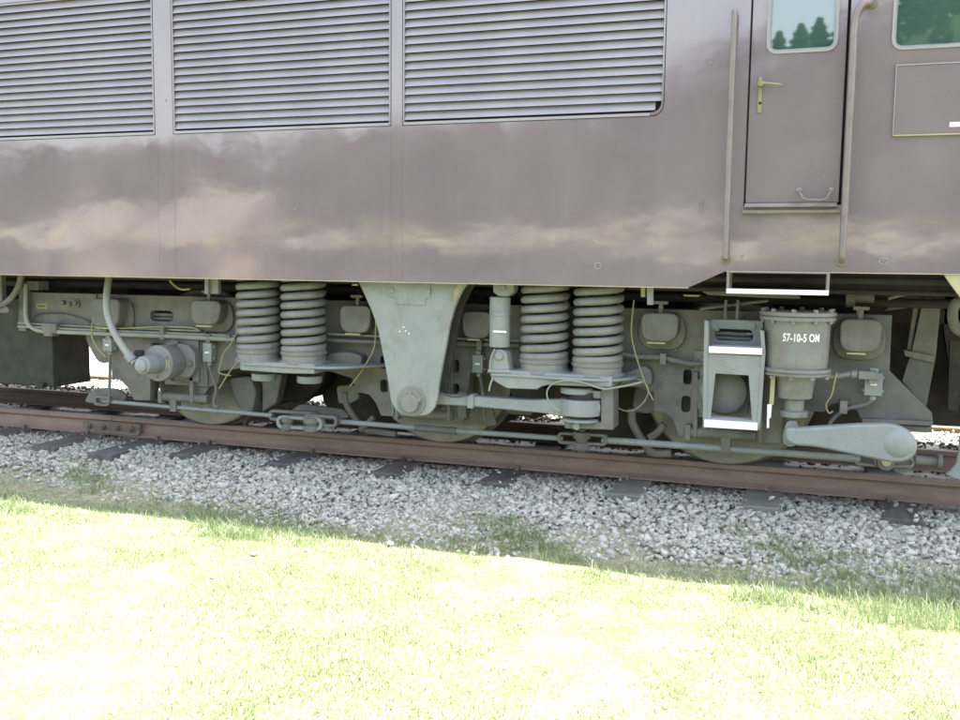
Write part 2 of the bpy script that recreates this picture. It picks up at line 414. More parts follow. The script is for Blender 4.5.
for k in range(4):
    x = xa+(xb-xa)*(.13+.247*k)
    bb = B(); bb.lathe((x, YR-.050, -.088), (0, -1, 0), [(0, .024), (.022, .024), (.024, .020)], 6); bb.cyl((x, YR-.07, -.088), (0, -1, 0), .012, .022, 10)
    bb.build('bolt', M['fish'], fp)
tag(fp, 'rusty bolted fishplate joining the two near rails at left', 'fishplate')
for i, x in enumerate([s for s in SL if -7 < s < 1.5]):
    for dx in (-.05,) if i % 2 else (.045,):
        b = B(); b.box(-.011, .011, -.012, .012, -.03, .018); b.prism_x([(-.016, .012), (.034, .004), (.034, .012), (.012, .026), (-.012, .026)], -.017, .017)
        o = b.build('rail_spike', M['fish'], bevel=.003); o.location = (x+dx, YR-.078, -.148)
        tag(o, 'rusty rail spike on the '+lab[x][lab[x].index('sleeper'):], 'rail spike', 'spikes along the near rail')

# ------------------------------------------------------------------ locomotive
L = empty('electric_locomotive', (-6, 1.4, 0))
tag(L, 'old brown electric locomotive with louvred side, grey bogie and coil springs standing on rusty rails', 'locomotive')
ZB, ZR = 1.2164, 1.3186
x688 = W(688, 288.5, 0).x; x726 = W(726, 270.5, 0).x
ex = 2.6
def door_xz(): return rect(-.343, .182, 1.690, 3.25)
DX0, DX1 = -.343, .182
lz0 = 2.2258
px1a, px1b = -9.2, W(155, 134.7, 0).x
px2a, px2b = W(173.5, 133.5, 0).x, W(390.8, 125.2, 0).x
px3a, px3b = W(402.6, 124.6, 0).x, W(663.8, 100, 0).x
outl = [(-12.5, ZB), (x688, ZB), (x726, ZR), (ex, ZR), (ex, 3.36), (-12.5, 3.36)]
lv = [rect(px1a, px1b, lz0, 3.22), rect(px2a, px2b, lz0, 3.22), rounded(rect(px3a, px3b, lz0, 3.22), [0, .075, .075, 0])]
wz = W(800, 50, 0).z; swz = W(925, 46, 0).z
wx0, wx1 = W(769.5, 30, 0).x, W(836, 30, 0).x
sx0, sx1 = W(895, 30, 0).x, .97
dwin = rounded(rect(wx0, wx1, wz, 3.15), .05); swin = rounded(rect(sx0, sx1, swz, 3.15), .05)
door = rect(DX0, DX1, 1.70, 3.25)
# lining of the near side: skin with real openings for louvres, door and window
B().prism(outl, 0, .03, [*lv, door, swin]).build('side_skin', M['body'], L)
sec = [(.13, 1.34), (.13, 3.36), (.16, 3.30)]
cs = [(.10, ZR+.02), (.10, 3.30), (.0, 3.362), (.06, 3.52), (.25, 3.66), (.6, 3.76), (1.4, 3.82), (2.2, 3.76), (2.55, 3.66), (2.74, 3.52), (2.8, 3.36), (2.8, ZB), (2.76, ZB), (2.76, ZR+.02)]
rf = B(); rf.prism_x(cs, -12.5, ex-.001); rf.build('body_shell', M['body'], L)
B().box(-12.5, x688-.02, .045, .075, ZB-.001, ZR+.02).build('floor_frame', M['under'], L)
# floor beams
b = B(); b.box(-12.4, 2.5, .5, .62, 1.20, 1.339); b.box(-12.4, 2.5, 2.2, 2.32, 1.20, 1.339)
for x in np.arange(-11.5, 2.4, 1.15): b.box(x-.04, x+.04, .62, 2.2, 1.22, 1.339)
b.box(-12.4, 2.5, 1.2, 1.6, .98, 1.2); b.build('underframe', M['under'], L)
b = B()
for yy, zz, r in ((.36, 1.27, .022), (.42, 1.20, .016), (.70, 1.13, .03)): b.cyl((-12, yy, zz), (1, 0, 0), r, 14.2, 10)
b.build('underfloor_pipe', M['under'], L, split=True)
# dark bulk that stands between the side frames (motors, axles, added gap blockers)
AX = [-4.55, -2.52, -.45]
def motor(x):
    b = B(); b.lathe((x+.62, 1.0, .55), (0, 1, 0), [(0, .30), (.02, .36), (.78, .36), (.8, .30)], 14); b.box(x+.15, x+.62, 1.02, 1.78, .28, .9)
    return b.build('traction_motor', M['dark'], L, bevel=.01)
for x in AX: motor(x)
for x in AX:
    b = B(); b.cyl((x, .70, .56), (0, 1, 0), .085, 1.4, 20); b.build('axle', M['dark'], L)
def wheel(x, y, sgn):
    # near wheels: face towards -y; flange inside
    b = B(); prof = [(0, .11), (0, .0), ]
    prof = [(.0, 0), (.0, .10), (.03, .115), (.045, .20), (.055, .36), (.035, .44), (.008, .475), (.0, .49)]
    b.lathe((x, y, .56), (0, sgn, 0), prof+[(.09, .49), (.09, 0)], 64)
    o = b.build('wheel', M['wheel'], L)
    t = B(); t.lathe((x, y, .56), (0, sgn, 0), [(.0, .488), (-.004, .500), (-.004, .548), (.004, .558), (.09, .5615), (.105, .572), (.118, .588), (.13, .588), (.135, .57), (.135, .488)], 72)
    t.build('tyre', M['tyre'], o)
for x in AX: wheel(x, .80, 1); wheel(x, 2.0, -1)
def case(pts, Y, th, name='gap_blocker', r=.06):  # added dark masses that close bright gaps under the engine
    b = B(); b.px(pts, Y, th, r=r); return b.build(name, M['dark'], L, .01)
case([(322, 350), (420, 352), (424, 424), (370, 428), (340, 424), (322, 402)], 1.25, .30)
case([(244, 340), (318, 342), (319, 381), (306, 392), (292, 402), (258, 410), (244, 402)], 1.3, .30)
case([(420, 350), (540, 352), (540, 396), (524, 407), (508, 409), (500, 418), (470, 426), (420, 428)], 1.35, .30)
case([(556, 360), (700, 364), (700, 444), (640, 446), (604, 440), (570, 432), (560, 412), (556, 408)], 1.2, .30)
case([(700, 364), (800, 366), (805, 410), (800, 448), (700, 446)], 1.3, .3)
case([(884, 285), (1080, 288), (1080, 432), (940, 426), (905, 422), (884, 405)], 1.5, .25, 'end_blocker', .03)  # dark mass added to block the bright view at the right end
# near side frame of the bogie
fr = [(20,291.5),(892,316),(889.5,371),(932,413),(933,424),(862,421),(858,412),(851,405.5),(841,402.5),(831,404.5),(824,412),(783,410),(780,443),(758,442),(756,372),(700,370),(697,437),(679,436),(674,421),(666,412.5),(654,411),(654,392),
      (622,384),(470,373),(464,421),(448,421.5),(446,356),(397,354),(395,416.5),(381,415.5),(376,403),(369,394.5),(357,392),(352,378),(330,371.5),(250,367),(220,371),(218,383.5),(209,387),(204,395),(200,405),(194,403),(193,345),(152,343),(150,400.5),(134,400),(128,388),(121,380.5),(112,378),(110,337),(95,332.5),(20,329)]
FY = .52
P = XZ(fr, FY)
# level the beam's top edge
P[0] = (P[0][0], 1.060); P[1] = (P[1][0], 1.060)
def slot(cx, cy, w_, h_):
    c = W(cx, cy, FY); return rounded(rect(c.x-w_/2, c.x+w_/2, c.z-h_/2, c.z+h_/2), min(w_, h_)*.48, 5)
slots = [slot(195.6, 352, .035, .075), slot(195.2, 375, .035, .075), slot(384, 362, .06, .095), slot(384, 386, .06, .095), slot(456, 366, .05, .09), slot(456, 390, .05, .09),
         slot(687.5, 377, .055, .10), slot(686, 404, .06, .11), slot(161.5, 316, .215, .085)]
BF = B().prism(P, FY, FY+.11, slots).build('bogie_frame', M['frame'], L, bevel=.006)
# far side frame, a simpler run of the same casting
B().prism([(x, z) for x, z in P], 2.18, 2.28).build('far_bogie_frame', M['frame'], L)
def sub(b, name, m, bevel=0, par=None, label=None, split=False):
    o = b.build(name, m, par or BF, bevel, split=split)
    if label: o['label'] = label
    return o
b = B()
for x in (-5.55, -3.5, -1.5, .35): b.box(x-.11, x+.11, .63, 2.18, .78, 1.02)
sub(b, 'transom', M['dark'], split=True)
# beam seams: welded joint at the left, end plate, doubler flange under the right end
b = B(); b.px([(92.5, 294.5), (96.5, 294.6), (96.5, 331.5), (92.5, 331.3)], FY-.012, .014)
b.px([(18.5, 287), (26, 287.2), (26, 331), (18.5, 330.6)], FY-.05, .05); b.px([(26.5, 281), (38, 281.3), (38, 290.2), (26.5, 290)], FY-.03, .12)
sub(b, 'end_plate', M['frame'], .003, split=True)
b = B(); b.px([(862, 418.5), (933, 421.5), (933, 426), (862, 423)], FY-.05, .2); b.px([(863, 423), (932, 427), (932, 433), (865, 430)], FY-.01, .1); sub(b, 'bottom_flange', M['frame'], .003)
# pedestal stiffeners (edge flanges beside the horn slots)
b = B()
for q in ([(146.5,344),(151,344),(150,400.5),(146,400.3)], [(188.5,347),(192.5,347),(193,403),(189.5,402.8)], [(391,356),(396,356),(395,416.5),(391,416)], [(446,358),(449,358),(450,421),(447,421)],
          [(693.5,372),(698,372),(697,437),(693,436.6)], [(758,374),(762.5,374),(762.5,442),(758,441.8)]): b.px(q, FY-.06, .064)
sub(b, 'pedestal_flange', M['frame'], .003, split=True)
# axle boxes, tie bars
for i, (x, zc) in enumerate(((-4.55, .56), (-2.52, .56), (-.45, .56))):
    b = B(); b.box(x-.20, x+.20, .50, .72, .36, .80); b.box(x-.15, x+.15, .46, .52, .40, .76)
    if i == 2: b.lathe((x+.005, .52, .56), (0, -1, 0), [(0, .17), (.06, .168), (.12, .158), (.16, .14), (.185, .09), (.192, 0)], 32)
    else: b.lathe((x, .5, .56), (0, -1, 0), [(0, .15), (.05, .15), (.06, .13)], 28)
    sub(b, 'axle_box', M['frame'] if i < 2 else M['cylp'], .008)
    z = .265; b = B(); b.cyl((x-.21, .50, z+.0), (1, 0, 0), .036, .42, 16); b.box(x-.235, x-.20, .46, .54, z-.05, z+.05); sub(b, 'tie_bar', M['frame'], .003)
# sprung covers on the beam (rounded boxes with a lip and a small hanger)
def cover(x0, y0, x1, y1, hang=True, front=.385, flare=0):
    A = W(x0, y1, front); C = W(x1, y0, front); xa, xb, za, zb = A.x, C.x, A.z, C.z
    out = rounded([(xa+.012, za), (xb-(.03 if x0 < 300 else .012), za), (xb, zb), (xa, zb)], [.075, .085, .06, .06], 6)
    b = B(); b.prism(out, front, FY+.005)
    o = sub(b, 'spring_cover', M['frame'], .010)
    rg = B(); big = rounded(rect(xa-.03, xb+.03, za-.06, zb+.0), .12, 7); rg.prism(big, FY-.03, FY+.003); sub(rg, 'boss_ring', M['frame'], .008)
    if hang:
        xc = (xa+xb)/2; h = B(); h.box(xc-.014, xc+.014, front+.04, front+.06, zb-.01, zb+.06); h.box(xc-.045, xc+.045, front+.02, front+.08, zb+.055, zb+.075); sub(h, 'hanger', M['frame'], .002)
    s = B(); s.box(xa+.05, xb-.085, front-.004, front+.03, za-.014, za-.003); sub(s, 'cover_lip', M['yellow'])
cover(90, 299, 120, 326.5, False); cover(190.5, 301, 221, 324.5); cover(339, 306, 371, 332.5); cover(461, 312, 492, 338, False); cover(639.5, 313.5, 679.5, 341); cover(838, 320, 883, 351.5, True, .36)
# lubricator boxes with their drop pipes
def lub(px, py, wpx, hpx, Y=.44, pipe=None):
    c = W(px, py, Y); s = wpx/260; h = hpx/260
    b = B(); b.box(c.x-s, c.x+s, Y, Y+.07, c.z-h, c.z+h)
    for dz in (-.6, .6): b.cyl((c.x-s-.012, Y+.03, c.z+h*dz), (1, 0, 0), .010, 2*s+.024, 8)
    b.box(c.x-s*.5, c.x+s*.5, Y+.01, Y+.06, c.z+h, c.z+h+.03); b.cyl((c.x, Y+.035, c.z-h-.03), (0, 0, 1), .02, .03, 10)
    o = sub(b, 'lubricator_box', M['grey'], .003)
    m = B(); m.box(c.x-.018, c.x+.018, Y-.003, Y+.002, c.z-.006, c.z+.006); sub(m, 'mark', M['mark'])
    if pipe: sub(B().ptube(pipe, Y+.03, .012, 8), 'drop_pipe', M['frame'])
lub(107, 345, 11, 13, pipe=[(109.5, 352), (110, 370), (109.5, 385), (109, 402)])
lub(207, 352.5, 10, 19, pipe=[(208, 362), (209.5, 368), (212, 375), (215, 383), (216, 391), (214.5, 400), (214, 405), (219, 407)])
lub(477.5, 364, 10, 16, pipe=[(479, 372), (481, 382), (483, 395), (484, 410), (485, 420)])
lub(873.5, 384.5, 13, 18, .42, pipe=[(872.5, 394), (872, 399), (868, 403.5), (860, 406), (850, 408), (843, 411), (836, 416), (830, 423), (828, 432)])
# pipes that run along the beam
def pipes(lst, Y, r, m='frame', name='air_pipe', smooth=True):
    sub(B().ptube(lst, Y, r, 8, smooth), name, M[m])
pipes([(18, 323), (60, 325.3), (95, 327), (150, 329), (200, 331)], .475, .008, 'gwire', smooth=False)
pipes([(18, 326.5), (60, 328.5), (110, 331), (170, 333.2), (235, 336)], .455, .010, 'gwire', smooth=False)
pipes([(26, 284), (25.5, 300), (26, 317), (30, 326), (40, 331), (60, 332), (110, 334), (160, 336), (236, 339.5)], .44, .017, 'hose')
pipes([(120, 328.5), (160, 326.8), (190, 327.6), (200, 331)], .46, .006, 'wire')
pipes([(328, 334), (350, 335), (383, 336.5)], .45, .008, 'gwire', smooth=False); pipes([(328, 340), (350, 341), (383, 342.5)], .44, .014, smooth=False)
pipes([(450, 343), (470, 344), (520, 346)], .47, .016, smooth=False); pipes([(450, 338), (520, 341)], .47, .008, 'gwire', smooth=False)
pipes([(622, 354), (640, 357), (661, 357.5), (675, 360.5), (690, 363.5), (706, 364)], .46, .017, 'frame')
b = B()
for px, py, h in ((162, 333, 7), (44, 329, 5), (105, 331, 4), (663, 358.5, 5), (208, 338, 4), (228, 338, 4), (479, 345, 5)):
    c = W(px, py, .43); b.box(c.x-.02, c.x+.02, .425, .49, c.z-h/130, c.z+h/150)
sub(b, 'pipe_clamp', M['frame'], .003, split=True)
b = B(); c = W(52, 327, .43); b.box(c.x-.07, c.x+.05, .42, .5, c.z-.05, c.z+.03); c = W(49, 334, .42); b.box(c.x-.06, c.x+.03, .42, .5, c.z-.02, c.z+.015); sub(b, 'pipe_union', M['frame'], .006)
# marks and small fittings on the left beam end
b = B(); c = W(42, 306, FY); z0, z1, x0, x1 = c.z-.020, c.z+.020, c.x-.052, c.x+.052
for q in ((x0, x1, z0, z0+.008), (x0, x1, z1-.008, z1), (x0, x0+.009, z0+.008, z1-.008), (x1-.009, x1, z0+.008, z1-.008)): b.box(q[0], q[1], FY-.003, FY+.001, q[2], q[3])
sub(b, 'painted_outline', M['yellow'])
b = B(); c = W(73, 303, FY); b.px(rounded([(67, 299), (79, 299.4), (79, 308), (67, 307.6)], 2), FY-.012, .014)
for px, py in ((63.5, 302.5), (70, 304), (76, 302.8)): b.bolt(W(px, py, FY-.010), r=.02, h=.02)
sub(b, 'bolted_bracket', M['frame'], .002)
sub(B().ptube([(33, 325), (33, 319), (37, 315), (47, 313), (62, 313.2), (75, 316), (91, 322)], FY-.02, .0045, 6), 'cable', M['bwire'])
for pts, m in (([(93, 320), (91.5, 330), (93, 340), (99, 350), (106, 357)], 'wire'), ([(237, 322), (236, 334), (230, 345), (224, 353), (221, 362), (219, 372), (226, 375), (231, 375.5)], 'wire'),
               ([(237, 362), (231, 370), (225, 379), (219, 389)], 'wire'), ([(376, 318), (375.5, 332), (374, 348), (366, 364), (358, 376), (350, 386)], 'wire'),
               ([(634, 300), (632, 318), (631.5, 335), (635, 352), (640, 368), (646, 385), (653, 400)], 'wire'),
               ([(837, 372), (834.5, 382), (831.5, 395), (826, 405), (829, 413), (833, 411)], 'wire')):
    sub(B().ptube(pts, .36 if pts[0][0] > 300 else .42, .0048, 6), 'wire', M[m])
sub(B().ptube([(622, 383), (613, 396), (615, 405), (624, 410.5), (634, 410), (643, 403), (648, 393), (646, 384), (636, 379), (622, 381)], .40, .0052, 6), 'cable_loop', M['gwire'])
# springy guts seen through the oval opening
b = B(); c = W(161, 316, FY+.03)
for dz in (-.022, .010): b.cyl((c.x-.10, FY+.05, c.z+dz), (1, 0, 0), .014, .2, 8)
sub(b, 'spring_rod', M['frame'])
sub(B().px([(85,330),(112,333),(113,362),(102,363.5),(97,361),(90,349),(86,340)], FY+.03, .06, r=.03), 'end_bracket', M['frame'], .005)
# pedestal rivets
b = B()
for px, py in ((676, 403), (742, 316), (430, 300), (660, 385), (676, 350)): b.bolt(W(px, py, FY-.001), r=.014)
sub(b, 'rivet', M['frame'], split=True)
sub(B().px([(457.5, 392), (466, 391.5), (466, 418), (458, 418)], FY-.03, .03), 'guide_plate', M['frame'])
b = B(); b.px([(697.5, 379), (706, 377), (706, 413), (697.5, 410)], FY-.07, .06, r=.02); sub(b, 'guide_plate', M['frame'], .003)
# gusset ribs behind the spring seats
for q in ([(313,361),(332,353),(348,352),(362,356),(360,371),(313,371)], [(606,376),(628,372),(644,365),(652,372),(652,386),(606,388)]):
    sub(B().px(q, FY-.10, .11, r=.03), 'spring_gusset', M['frame'], .01)
# brake rigging hanging by the wheels
def rig(pts, Y, r, name='brake_hanger', m='frame'):
    o = B().ptube(pts, Y, r, 8).build(name, M[m], L)
rig([(345, 392), (346, 403), (352, 414), (360, 424), (366, 430), (380, 432), (396, 434)], .66, .024)
rig([(374, 417), (367, 424), (360, 430)], .64, .022); rig([(632, 408), (632, 421), (637, 432), (644, 443), (650, 451), (658, 453.5), (671, 453)], .66, .028)
rig([(664, 424), (657, 433), (649, 438)], .64, .026)
b = B(); b.px([(336,386),(356,384),(360,398),(350,404),(338,404)], .66, .12, r=.03); b.px([(634,388),(664,386),(668,404),(650,414),(632,412)], .66, .12, r=.03)
b.px([(228,378),(250,376),(256,392),(252,412),(244,416),(236,402)], .68, .12, r=.03); b.px([(262,374),(282,374),(276,404),(262,412)], .74, .1); b.px([(498,396),(538,398),(532,416),(506,414)], .8, .12, r=.03); b.build('brake_block', M['frame'], L, .01, split=True)
b = B(); b.px([(482,396),(488,396),(497,425),(488,427)], .60, .03, r=.01); b.build('brake_hanger', M['frame'], L, .004)
sub(B().px([(84,402),(90,391),(100,388),(117,389),(128,397),(120,403),(104,405)], .60, .03, r=.04), 'brake_arm', M['frame'], .004, par=L).location = -L.location

# ---- coil springs, seats, beams
def helix(x, y, z0, z1, R, r, turns):
    b = B(); n = 26; N_ = int(turns*n)
    pitch = (z1-z0)/turns; ph = 1.2; flat = int(n*1.25)
    pts = [Vector((x+R*math.cos(2*math.pi*(k-flat)/n+ph), y+R*math.sin(2*math.pi*(k-flat)/n+ph), z0-.030+.034*(k/flat)**2)) for k in range(flat)]
    pts += [Vector((x+R*math.cos(2*math.pi*k/n+ph), y+R*math.sin(2*math.pi*k/n+ph), z0+.004+(z1-z0)*k/N_)) for k in range(N_+1)]
    b.tube(pts, r, 12, smooth=False); return b
SPY = .30
zsl = .595; zsr = .610
def spring(px, ybase, zt):
    c = W(px, ybase, SPY); x = c.x
    zt0 = zt
    o = helix(x, SPY, zt0+.125, zt0+.125+.0645*9, .139, .0262, 9).build('coil_spring', M['cylp'], L, angle=60)
    s = B(); s.lathe((x, SPY, zt0), (0, 0, 1), [(.0, .176), (.012, .178), (.020, .172), (.026, .160), (.060, .158), (.066, .166), (.082, .170), (.088, .160), (.100, .150)], 40)
    s.build('spring_seat', M['cylp'], o, .0)
spring(259.5, 362, .612); spring(304, 362, .612); spring(544, 372, .635); spring(597, 376, .628)
def seat_beam(front, Y, th, ztop, topxy, zth, bosses):
    b = B(); b.px(front, Y, th); b.prism_z(topxy, ztop-zth, ztop)
    o = b.build('spring_beam', M['grey'], L, .006)
    for px, py in bosses:
        c = W(px, py, .3-.08); s = B(); s.lathe((c.x, .30, ztop-.14), (0, 0, 1), [(0, .085), (.008, .09), (.05, .09)], 24); s.build('boss', M['grey'], o)
xa = W(239, 362, .11).x; xb = W(313, 362, .11).x; xc = W(327, 362, .12).x
seat_beam([(240, 361.5), (314, 364.5), (314, 374), (286, 373.5), (240, 370.2)], .13, .30, .612,
          rounded([(xa, .12), (xc+.02, .12), (xc+.33, .50), (xc+.33, .62), (xa-.02, .62), (xa-.02, .2)], [.05, .14, .05, 0, 0, .06], 6), .018, [(258, 372), (304, 375)])
xa = W(489, 370, .11).x; xb = W(622, 376, .11).x
seat_beam([(490, 369.5), (540, 372.5), (612, 377.5), (612, 387.5), (548, 385), (541, 386.5), (537, 389.5), (507, 388.5), (497, 383), (491, 379)], .13, .30, .628,
          rounded([(xa, .12), (xa+.32, .12), (xa+.42, .10), (xb-.28, .10), (xb-.06, .12), (xb+.05, .30), (xb+.06, .62), (xa, .62)], [.03, .05, .05, .08, .08, .08, 0, 0], 6), .018, [(597, 388)])
# lattice between: dark web behind right seats
b = B(); b.px([(512,388),(545,388),(545,402),(512,400)], .34, .10); b.build('beam_web', M['dark'], L)
# ---- damper
c = W(499, 350, .16); x = W(499.5, 348, .20).x
b = B(); zt = W(499, 297, .2-.07).z; zb_ = W(499, 348, .13).z
b.lathe((x, .20, zb_), (0, 0, 1), [(0, .060), (.004, .067), (.205, .068), (.207, .072), (.215, .072), (.217, .069), (.232, .069), (.235, .072), (.24, .069), (zt-zb_-.006, .069), (zt-zb_, .062)], 32)
D = b.build('damper', M['grey'], L)
b = B(); b.px([(493, 277), (513, 277.5), (514, 291), (508, 296.5), (498, 296), (493, 292)], .15, .10, r=.012); b.bolt(W(502.5, 287.5, .15), r=.024, h=.015); b.build('top_eye', M['grey'], D, .006)
b = B(); zz = W(498, 370, .15).z
b.px([(489, 371), (509.5, 371.5), (506, 353), (502, 349.8), (496, 349.5), (492.5, 353)], .14, .12, r=.02); b.bolt(W(499.5, 356, .14), r=.03, h=.016); b.px([(487.5, 369.5), (511, 370.5), (511, 373), (487.5, 372.5)], .12, .16); b.build('foot_clevis', M['grey'], D, .005)
c = W(499, 331, .13); b = B(); b.px([(493, 330.4), (506, 330.9), (506, 333), (493, 332.5)], .126, .012); b.build('label_strip', M['mark'], D)
rig([(495, 349), (492, 355), (490, 364), (490, 372)], .13, .006, 'cable', 'hose'); rig([(493, 378), (490.5, 384), (489, 391)], .12, .006, 'cable', 'hose')

# ---- traction bracket, hung from the body
tb = [(356, 277), (472, 277), (462, 291), (455, 306), (449.5, 325), (446, 345), (438.5, 385), (437, 400), (433.5, 410), (426, 416), (405, 416), (396.5, 411.5), (391, 403), (388.5, 385), (383, 355), (378, 330), (372, 312), (364, 294)]
TB = B().prism(rounded(XZ(tb, .10), [0, 0]+[.03]*6+[.05]*5+[.03]*5, 4), .10, .135).build('traction_bracket', M['grey'], L, .005)
tb2 = [(p[0]+0, p[1]) for p in tb]
B().prism(rounded(XZ(tb, .10), .03, 3), .275, .305).build('back_plate', M['dark'], TB, .004)
P1 = XZ(tb, .10)
b = B()
for i in (3, 5): pass
b.box(P1[8][0]-.30, P1[8][0]-.0, .135, .275, .95, .97); b.box(P1[0][0]+.30, P1[1][0]-.30, .137, .273, 1.0, 1.22); b.build('web', M['dark'], TB)
# bolted door plate at the top, with its outline
b = B(); b.prism(XZ([(389, 277), (430.5, 277), (430.5, 298), (425.5, 298.3), (425.5, 305), (396, 304.2), (396, 297), (389, 297)], .098), .0925, .1005); cv = b.build('cover_plate', M['grey'], TB, .0015)
b = B(); b.bolt(W(391.8, 290.8, .0925), r=.02, h=.008); b.bolt(W(428.5, 291.8, .0925), r=.018, h=.007); b.build('bolt', M['grey'], TB, split=True)
b = B(); c = W(411.7, 401, .10)
b.lathe((c.x, .101, c.z), (0, -1, 0), [(0, .103), (.010, .103), (.013, .100)], 40); b.lathe((c.x, .09, c.z-.012), (0, -1, 0), [(0, .062), (.03, .062), (.033, .058)], 32)
b.prism(rounded([(c.x-.085, c.z-.008), (c.x+.088, c.z-.008), (c.x+.075, c.z+.045), (c.x+.03, c.z+.082), (c.x-.03, c.z+.082), (c.x-.07, c.z+.045)], .02), .075, .09)
for dx, dz in ((-.062, .012), (.062, .014), (0, .058)): b.bolt((c.x+dx, .076, c.z+dz), r=.017, h=.012)
b.build('pivot_pin', M['cylp'], TB, .0015)
b = B()
for px, py in ((399.8, 331.5), (403.5, 327), (405.7, 331), (409, 333.5)): b.lathe(W(px, py, .0995), (0, -1, 0), [(0, .0055), (.0015, .005)], 8)
b.build('paint_spot', M['mark'], TB, split=True)
b = B(); b.prism(XZ([(454.5, 290.5), (458, 285), (463, 283.5), (460, 291), (456, 299), (453.5, 306.5)], .10), .0975, .101); b.build('bare_patch', M['yellow'], TB)
b = B(); b.px([(352, 284.2), (357, 284.2), (357.5, 285.8), (352, 285.6)], .09, .02); b.build('tab', M['yellow'], TB)
# ---- traction link with its rubber bush
YL = .19
b = B(); za = W(435, 401, YL).z; xL = W(428, 400, YL).x; xR = W(567, 406, YL).x; zc = W(500, 404, YL).z
b.prism(rounded(XZ([(425, 394), (475, 396.8), (530, 400.2), (568, 399.2), (600, 402), (600, 414), (568, 418), (545, 413.5), (475, 406.8), (425, 403.8)], YL), [0, 0, .05, .05, .03, .03, .05, .05, .05, 0]), YL, YL+.085)
LK = b.build('traction_link', M['grey'], L, .008)
b = B(); b.px([(467, 395), (473, 395.3), (473, 408.6), (467, 408.2)], YL-.015, .10); b.build('link_collar', M['grey'], LK, .003)
cx = W(580, 408, YL+.02).x; cy = YL+.06; cz = W(580, 409.5, YL-.07).z
b = B(); b.lathe((cx, cy, cz-.052), (0, 0, 1), [(0, .130), (.004, .136), (.098, .136), (.104, .130)], 44); b.build('bush_housing', M['grey'], LK, .0)
b = B(); b.lathe((cx, cy, cz-.075), (0, 0, 1), [(0, .10), (.17, .09), (.175, .06)], 30); b.build('rubber_bush', M['rubber'], LK)
b = B(); b.lathe((cx-.03, cy, cz+.085), (0, 0, 1), [(0, .085), (.004, .108), (.035, .110), (.042, .10)], 36); b.lathe((cx, cy, cz-.10), (0, 0, 1), [(0, .07), (.01, .125), (.022, .125), (.028, .11)], 36); b.build('bush_cap', M['grey'], LK)
b = B(); b.lathe(W(561.5, 411, YL-.002), (0, -1, 0), [(0, .012), (.004, .010)], 10); b.build('plug', M['bwire'], LK)
b = B(); b.px([(601, 384), (613, 384), (613, 430), (565, 428.5), (563, 421), (601, 422.5)], .20, .20); BK = b.build('link_bracket', M['frame'], L, .005)
b = B(); b.bolt(W(577, 426, .20), r=.026, h=.02); b.build('bolt', M['grey'], BK)
rig([(557, 382), (550, 386), (546.8, 393), (549, 402), (555, 408.5), (561, 411)], .10, .0048, 'cable', 'gwire')
rig([(557, 382), (566, 380.5), (577, 381.5), (588, 384), (596, 387), (606, 389), (616, 387.5), (630, 385), (642, 382)], .105, .006, 'cable', 'gwire')
rig([(436, 390), (446, 395), (456, 397), (470, 395)], .14, .006, 'cable', 'bwire')

# ---- brake pull rod with its turnbuckles
YB = .50
RD = B().ptube([(104, 401.2), (240, 412.8), (272, 415.5)], YB, .016, 10, False).ptube([(338, 421.5), (450, 430.5), (563, 438.5)], YB, .019, 10, False).ptube([(602, 440), (720, 448.3), (860, 459)], YB, .023, 10, False).build('brake_rod', M['grey'], L)
b = B(); b.ptube([(450, 430.5), (456, 431)], YB, .026, 12, False); b.ptube([(415, 427.7), (451, 430.6)], YB, .024, 12, False); b.build('rod_sleeve', M['frame'], RD)
def eye(x0, x1, yc0, yc1, hpx, Y, th=.05, wt=3.2, par=RD, m='frame'):
    o_ = [(x0, yc0-hpx), (x1, yc1-hpx), (x1, yc1+hpx), (x0, yc0+hpx)]; i_ = [(x0+wt, yc0-hpx+wt), (x1-wt, yc1-hpx+wt), (x1-wt, yc1+hpx-wt), (x0+wt, yc0+hpx-wt)]
    b = B(); b.prism(rounded(XZ(o_, Y), .05), Y, Y+th, [rounded(XZ(i_, Y), .03)]); return b.build('clevis', M[m], par, .004)
eye(93, 109, 400.5, 401.5, 5.2, YB-.03, wt=2.6); eye(268, 318, 415, 418, 5.5, YB, wt=3); eye(276, 322, 422, 424.5, 6.5, YB-.08, .06, 3.2, m='grey'); eye(303, 337, 420, 421.8, 6, YB-.06, .05, 3)
eye(557, 607, 438, 440.3, 6, YB-.03, wt=3); eye(854, 882, 459.5, 461.5, 6, YB-.02, .05, 2.6); eye(874, 915, 462, 463, 5.5, YB-.02, .05, 3)
b = B()
for px, py, r, h, Y in ((288, 423, .05, .09, YB-.05), (312, 424, .065, .10, YB-.05), (582, 440, .06, .12, YB-.0)):
    c = W(px, py, Y); b.lathe((c.x, Y, c.z-h/2), (0, 0, 1), [(-.02, r*.5), (0, r*.55), (0, r), (h*.4, r), (h*.4, r*.7), (h*.6, r*.7), (h*.6, r), (h, r), (h, r*.4), (h+.015, r*.4)], 20)
c = W(886, 462, YB-.03); b.cyl((c.x, YB-.05, c.z), (0, 1, 0), .05, .12, 24); c = W(902, 466, YB); b.px([(898, 455), (916, 452), (918, 462), (909, 472), (900, 474), (892, 470)], YB, .06, r=.03)
b.ptube([(915, 460), (938, 462)], YB, .03, 12, False); b.ptube([(937, 461), (942, 461.5)], YB, .05, 14, False)
b.build('rod_joint', M['frame'], RD, .003, split=True)
b = B(); b.cyl(W(886.5, 461.5, YB-.05), (0, -1, 0), .028, .012, 20); b.build('pin', M['yellow'], RD)
for q in ([(169.5, 399), (175.5, 399.2), (175.5, 412), (169.5, 411.6)], [(721, 436), (730.5, 436.5), (730, 453), (721, 452.5)]): B().px(q, YB-.03, .07).build('rod_hanger', M['frame'], RD, .003)
